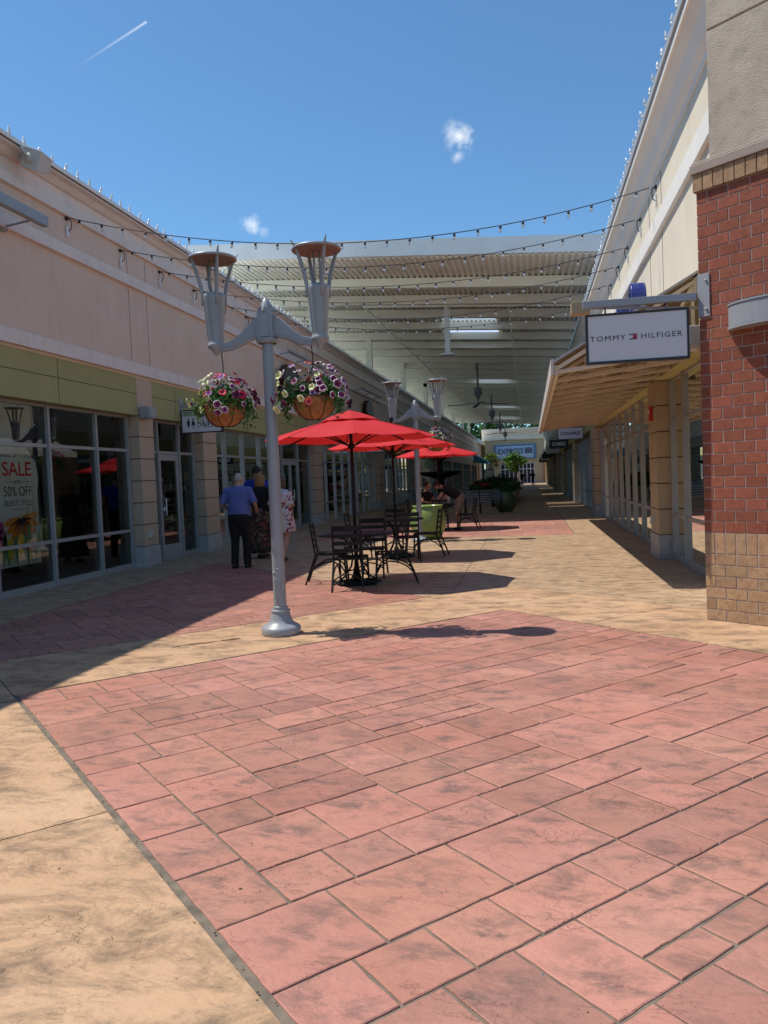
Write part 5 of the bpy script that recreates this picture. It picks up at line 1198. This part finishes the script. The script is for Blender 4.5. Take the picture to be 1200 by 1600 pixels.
person('woman with reddish blonde hair in a black top and long dark floral skirt',(-5.46,15.2,0),R(-4),
   dict(kl=(-.09,.06,.50),al=(-.09,.06,.09),kr=(.10,-.0,.50),ar=(.10,-.10,.12)),h=1.74,top=blk,bottom=None,hair=(cmat('hair_blonde',(.30,.14,.05),.7,var=.25,vs=60),'long'),shoes=(shoe,'low'),sleeve=.5,skirt=(.13,.17,.33,fl2,'skirt'),female=True)
person('person in a royal blue shirt and dark cap walking ahead of the others',(-5.93,16.3,0),R(-8),dict(),h=1.92,top=cmat('shirt_royal',(.015,.03,.30),.85,var=.15,bump=.6,bs=9),bottom=(blk,'long'),hair=(cmat('cap_black',(.01,.01,.012),.8),'cap'),shoes=(shoe,'high'),sleeve=.5)
person('woman in a white and red floral tunic with bare legs, half behind the lamp post',(-4.74,14.35,0),R(-6),
   dict(kl=(-.10,.13,.51),al=(-.12,.24,.10),kr=(.09,-.02,.49),ar=(.12,-.27,.13),el=(-.23,-.02,1.15),wl=(-.17,.20,1.14),er=(.23,-.03,1.15),wr=(.17,.20,1.14),head=(-.02,.06,1.62)),h=1.66,girth=1.28,top=fl1,bottom=None,hair=(cmat('hair_brown',(.10,.05,.03),.7,var=.2,vs=60),'long'),shoes=(cmat('shoe_sandal',(.05,.04,.04),.6),'low'),sleeve=.95,skirt=(.60,.23,.27,fl1,'tunic_skirt'),female=True)
bp_=person('person in a black shirt and khaki shorts bending over the third table',(-2.08,21.95,0),R(86),
   dict(hip=(0,-.10,.93),neck=(0,.36,1.20),head=(0,.53,1.27),kl=(-.10,-.02,.50),al=(-.10,-.08,.09),kr=(.10,.0,.50),ar=(.11,-.02,.09),el=(-.26,.42,.98),wl=(-.20,.55,.84),er=(.26,.42,.96),wr=(.18,.56,.84)),h=1.75,girth=1.1,top=blk,bottom=(cmat('shorts_khaki',(.20,.16,.11),.9),'short'),hair=(cmat('hair_dark',(.02,.014,.01),.7),'short'),shoes=(shoe,'high'),sleeve=.5)
bag=thing('carrier_bag','white plastic carrier bag standing on the third table','bag',(-2.45,22.45,.742)); b=MB(); b.tube([(0,0,0),(0,0,.1),(.01,0,.2),(0,0,.26)],[(.12,.07),(.14,.09),(.12,.07),(.07,.03)],14); bb=remeshed(b,'bag_body','white',bag,.012,3); b=MB(); b.tube([(-.05,0,.25),(-.03,0,.36),(.03,0,.36),(.05,0,.25)],.009,6); b.build('handle','white',bag)
person('dark figure seated on the far side at the third table',(-3.05,22.9,0),R(-120),dict(hip=(0,-.05,.55),neck=(0,.0,1.10),head=(0,.04,1.26),kl=(-.13,.38,.50),al=(-.13,.36,.09),kr=(.13,.38,.50),ar=(.13,.36,.09),el=(-.26,.05,.82),wl=(-.16,.28,.76),er=(.26,.05,.82),wr=(.16,.28,.76)),top=blk,bottom=(blk,'long'),hair=(M['hair_dark'],'short'),shoes=(shoe,'high'),sleeve=.5)
pc(-3.02,22.86,-120,'black chair under the seated figure at the third table')
person('left one of the two distant dark clad people at the end of the aisle',(-1.1,104,0),R(175),dict(al=(-.13,.08,.09),ar=(.14,-.1,.09)),top=blk,bottom=(cmat('trousers_grey',(.03,.03,.035),.9),'long'),hair=(M['hair_dark'],'short'),shoes=(shoe,'high'),vox=.02)
person('right one of the two distant dark clad people at the end of the aisle',(.25,101,0),R(0),dict(al=(-.10,-.1,.1),ar=(.12,.1,.09)),h=1.8,top=blk,bottom=(blk,'long'),hair=(M['hair_dark'],'short'),shoes=(shoe,'high'),vox=.02)

rnd=random.Random(77); g=MB()
for i in range(420):
    x=rnd.uniform(-7.2,2.0); y=rnd.uniform(1.6,20)
    if rnd.random()<.45: u=rnd.choice((U0-.01,U1+.002)); v=rnd.uniform(-6.3,4); x,y=uv2(u+rnd.gauss(0,.02),v)
    if not(-7.3<x<1.5 and 1.2<y<25): continue
    r=rnd.uniform(.002,.0055); g.c=rnd.choice(((.05,.04,.03),(.12,.09,.05),(.3,.27,.22),(.08,.05,.02)))
    a=rnd.random()*6.28; dx,dy=math.cos(a)*r,math.sin(a)*r; k=rnd.uniform(1,2.2)
    g.add([(x-dx*k,y-dy*k,.001),(x+dy,y-dx,.001),(x+dx*k,y+dy*k,.001),(x-dy,y+dx,.001),(x,y,.001+r)],[(0,1,4),(1,2,4),(2,3,4),(3,0,4)])
o=g.build('ground_litter','shelf'); tag(o,'specks of grit and dry leaf crumbs scattered over the paving','litter',kind='stuff')
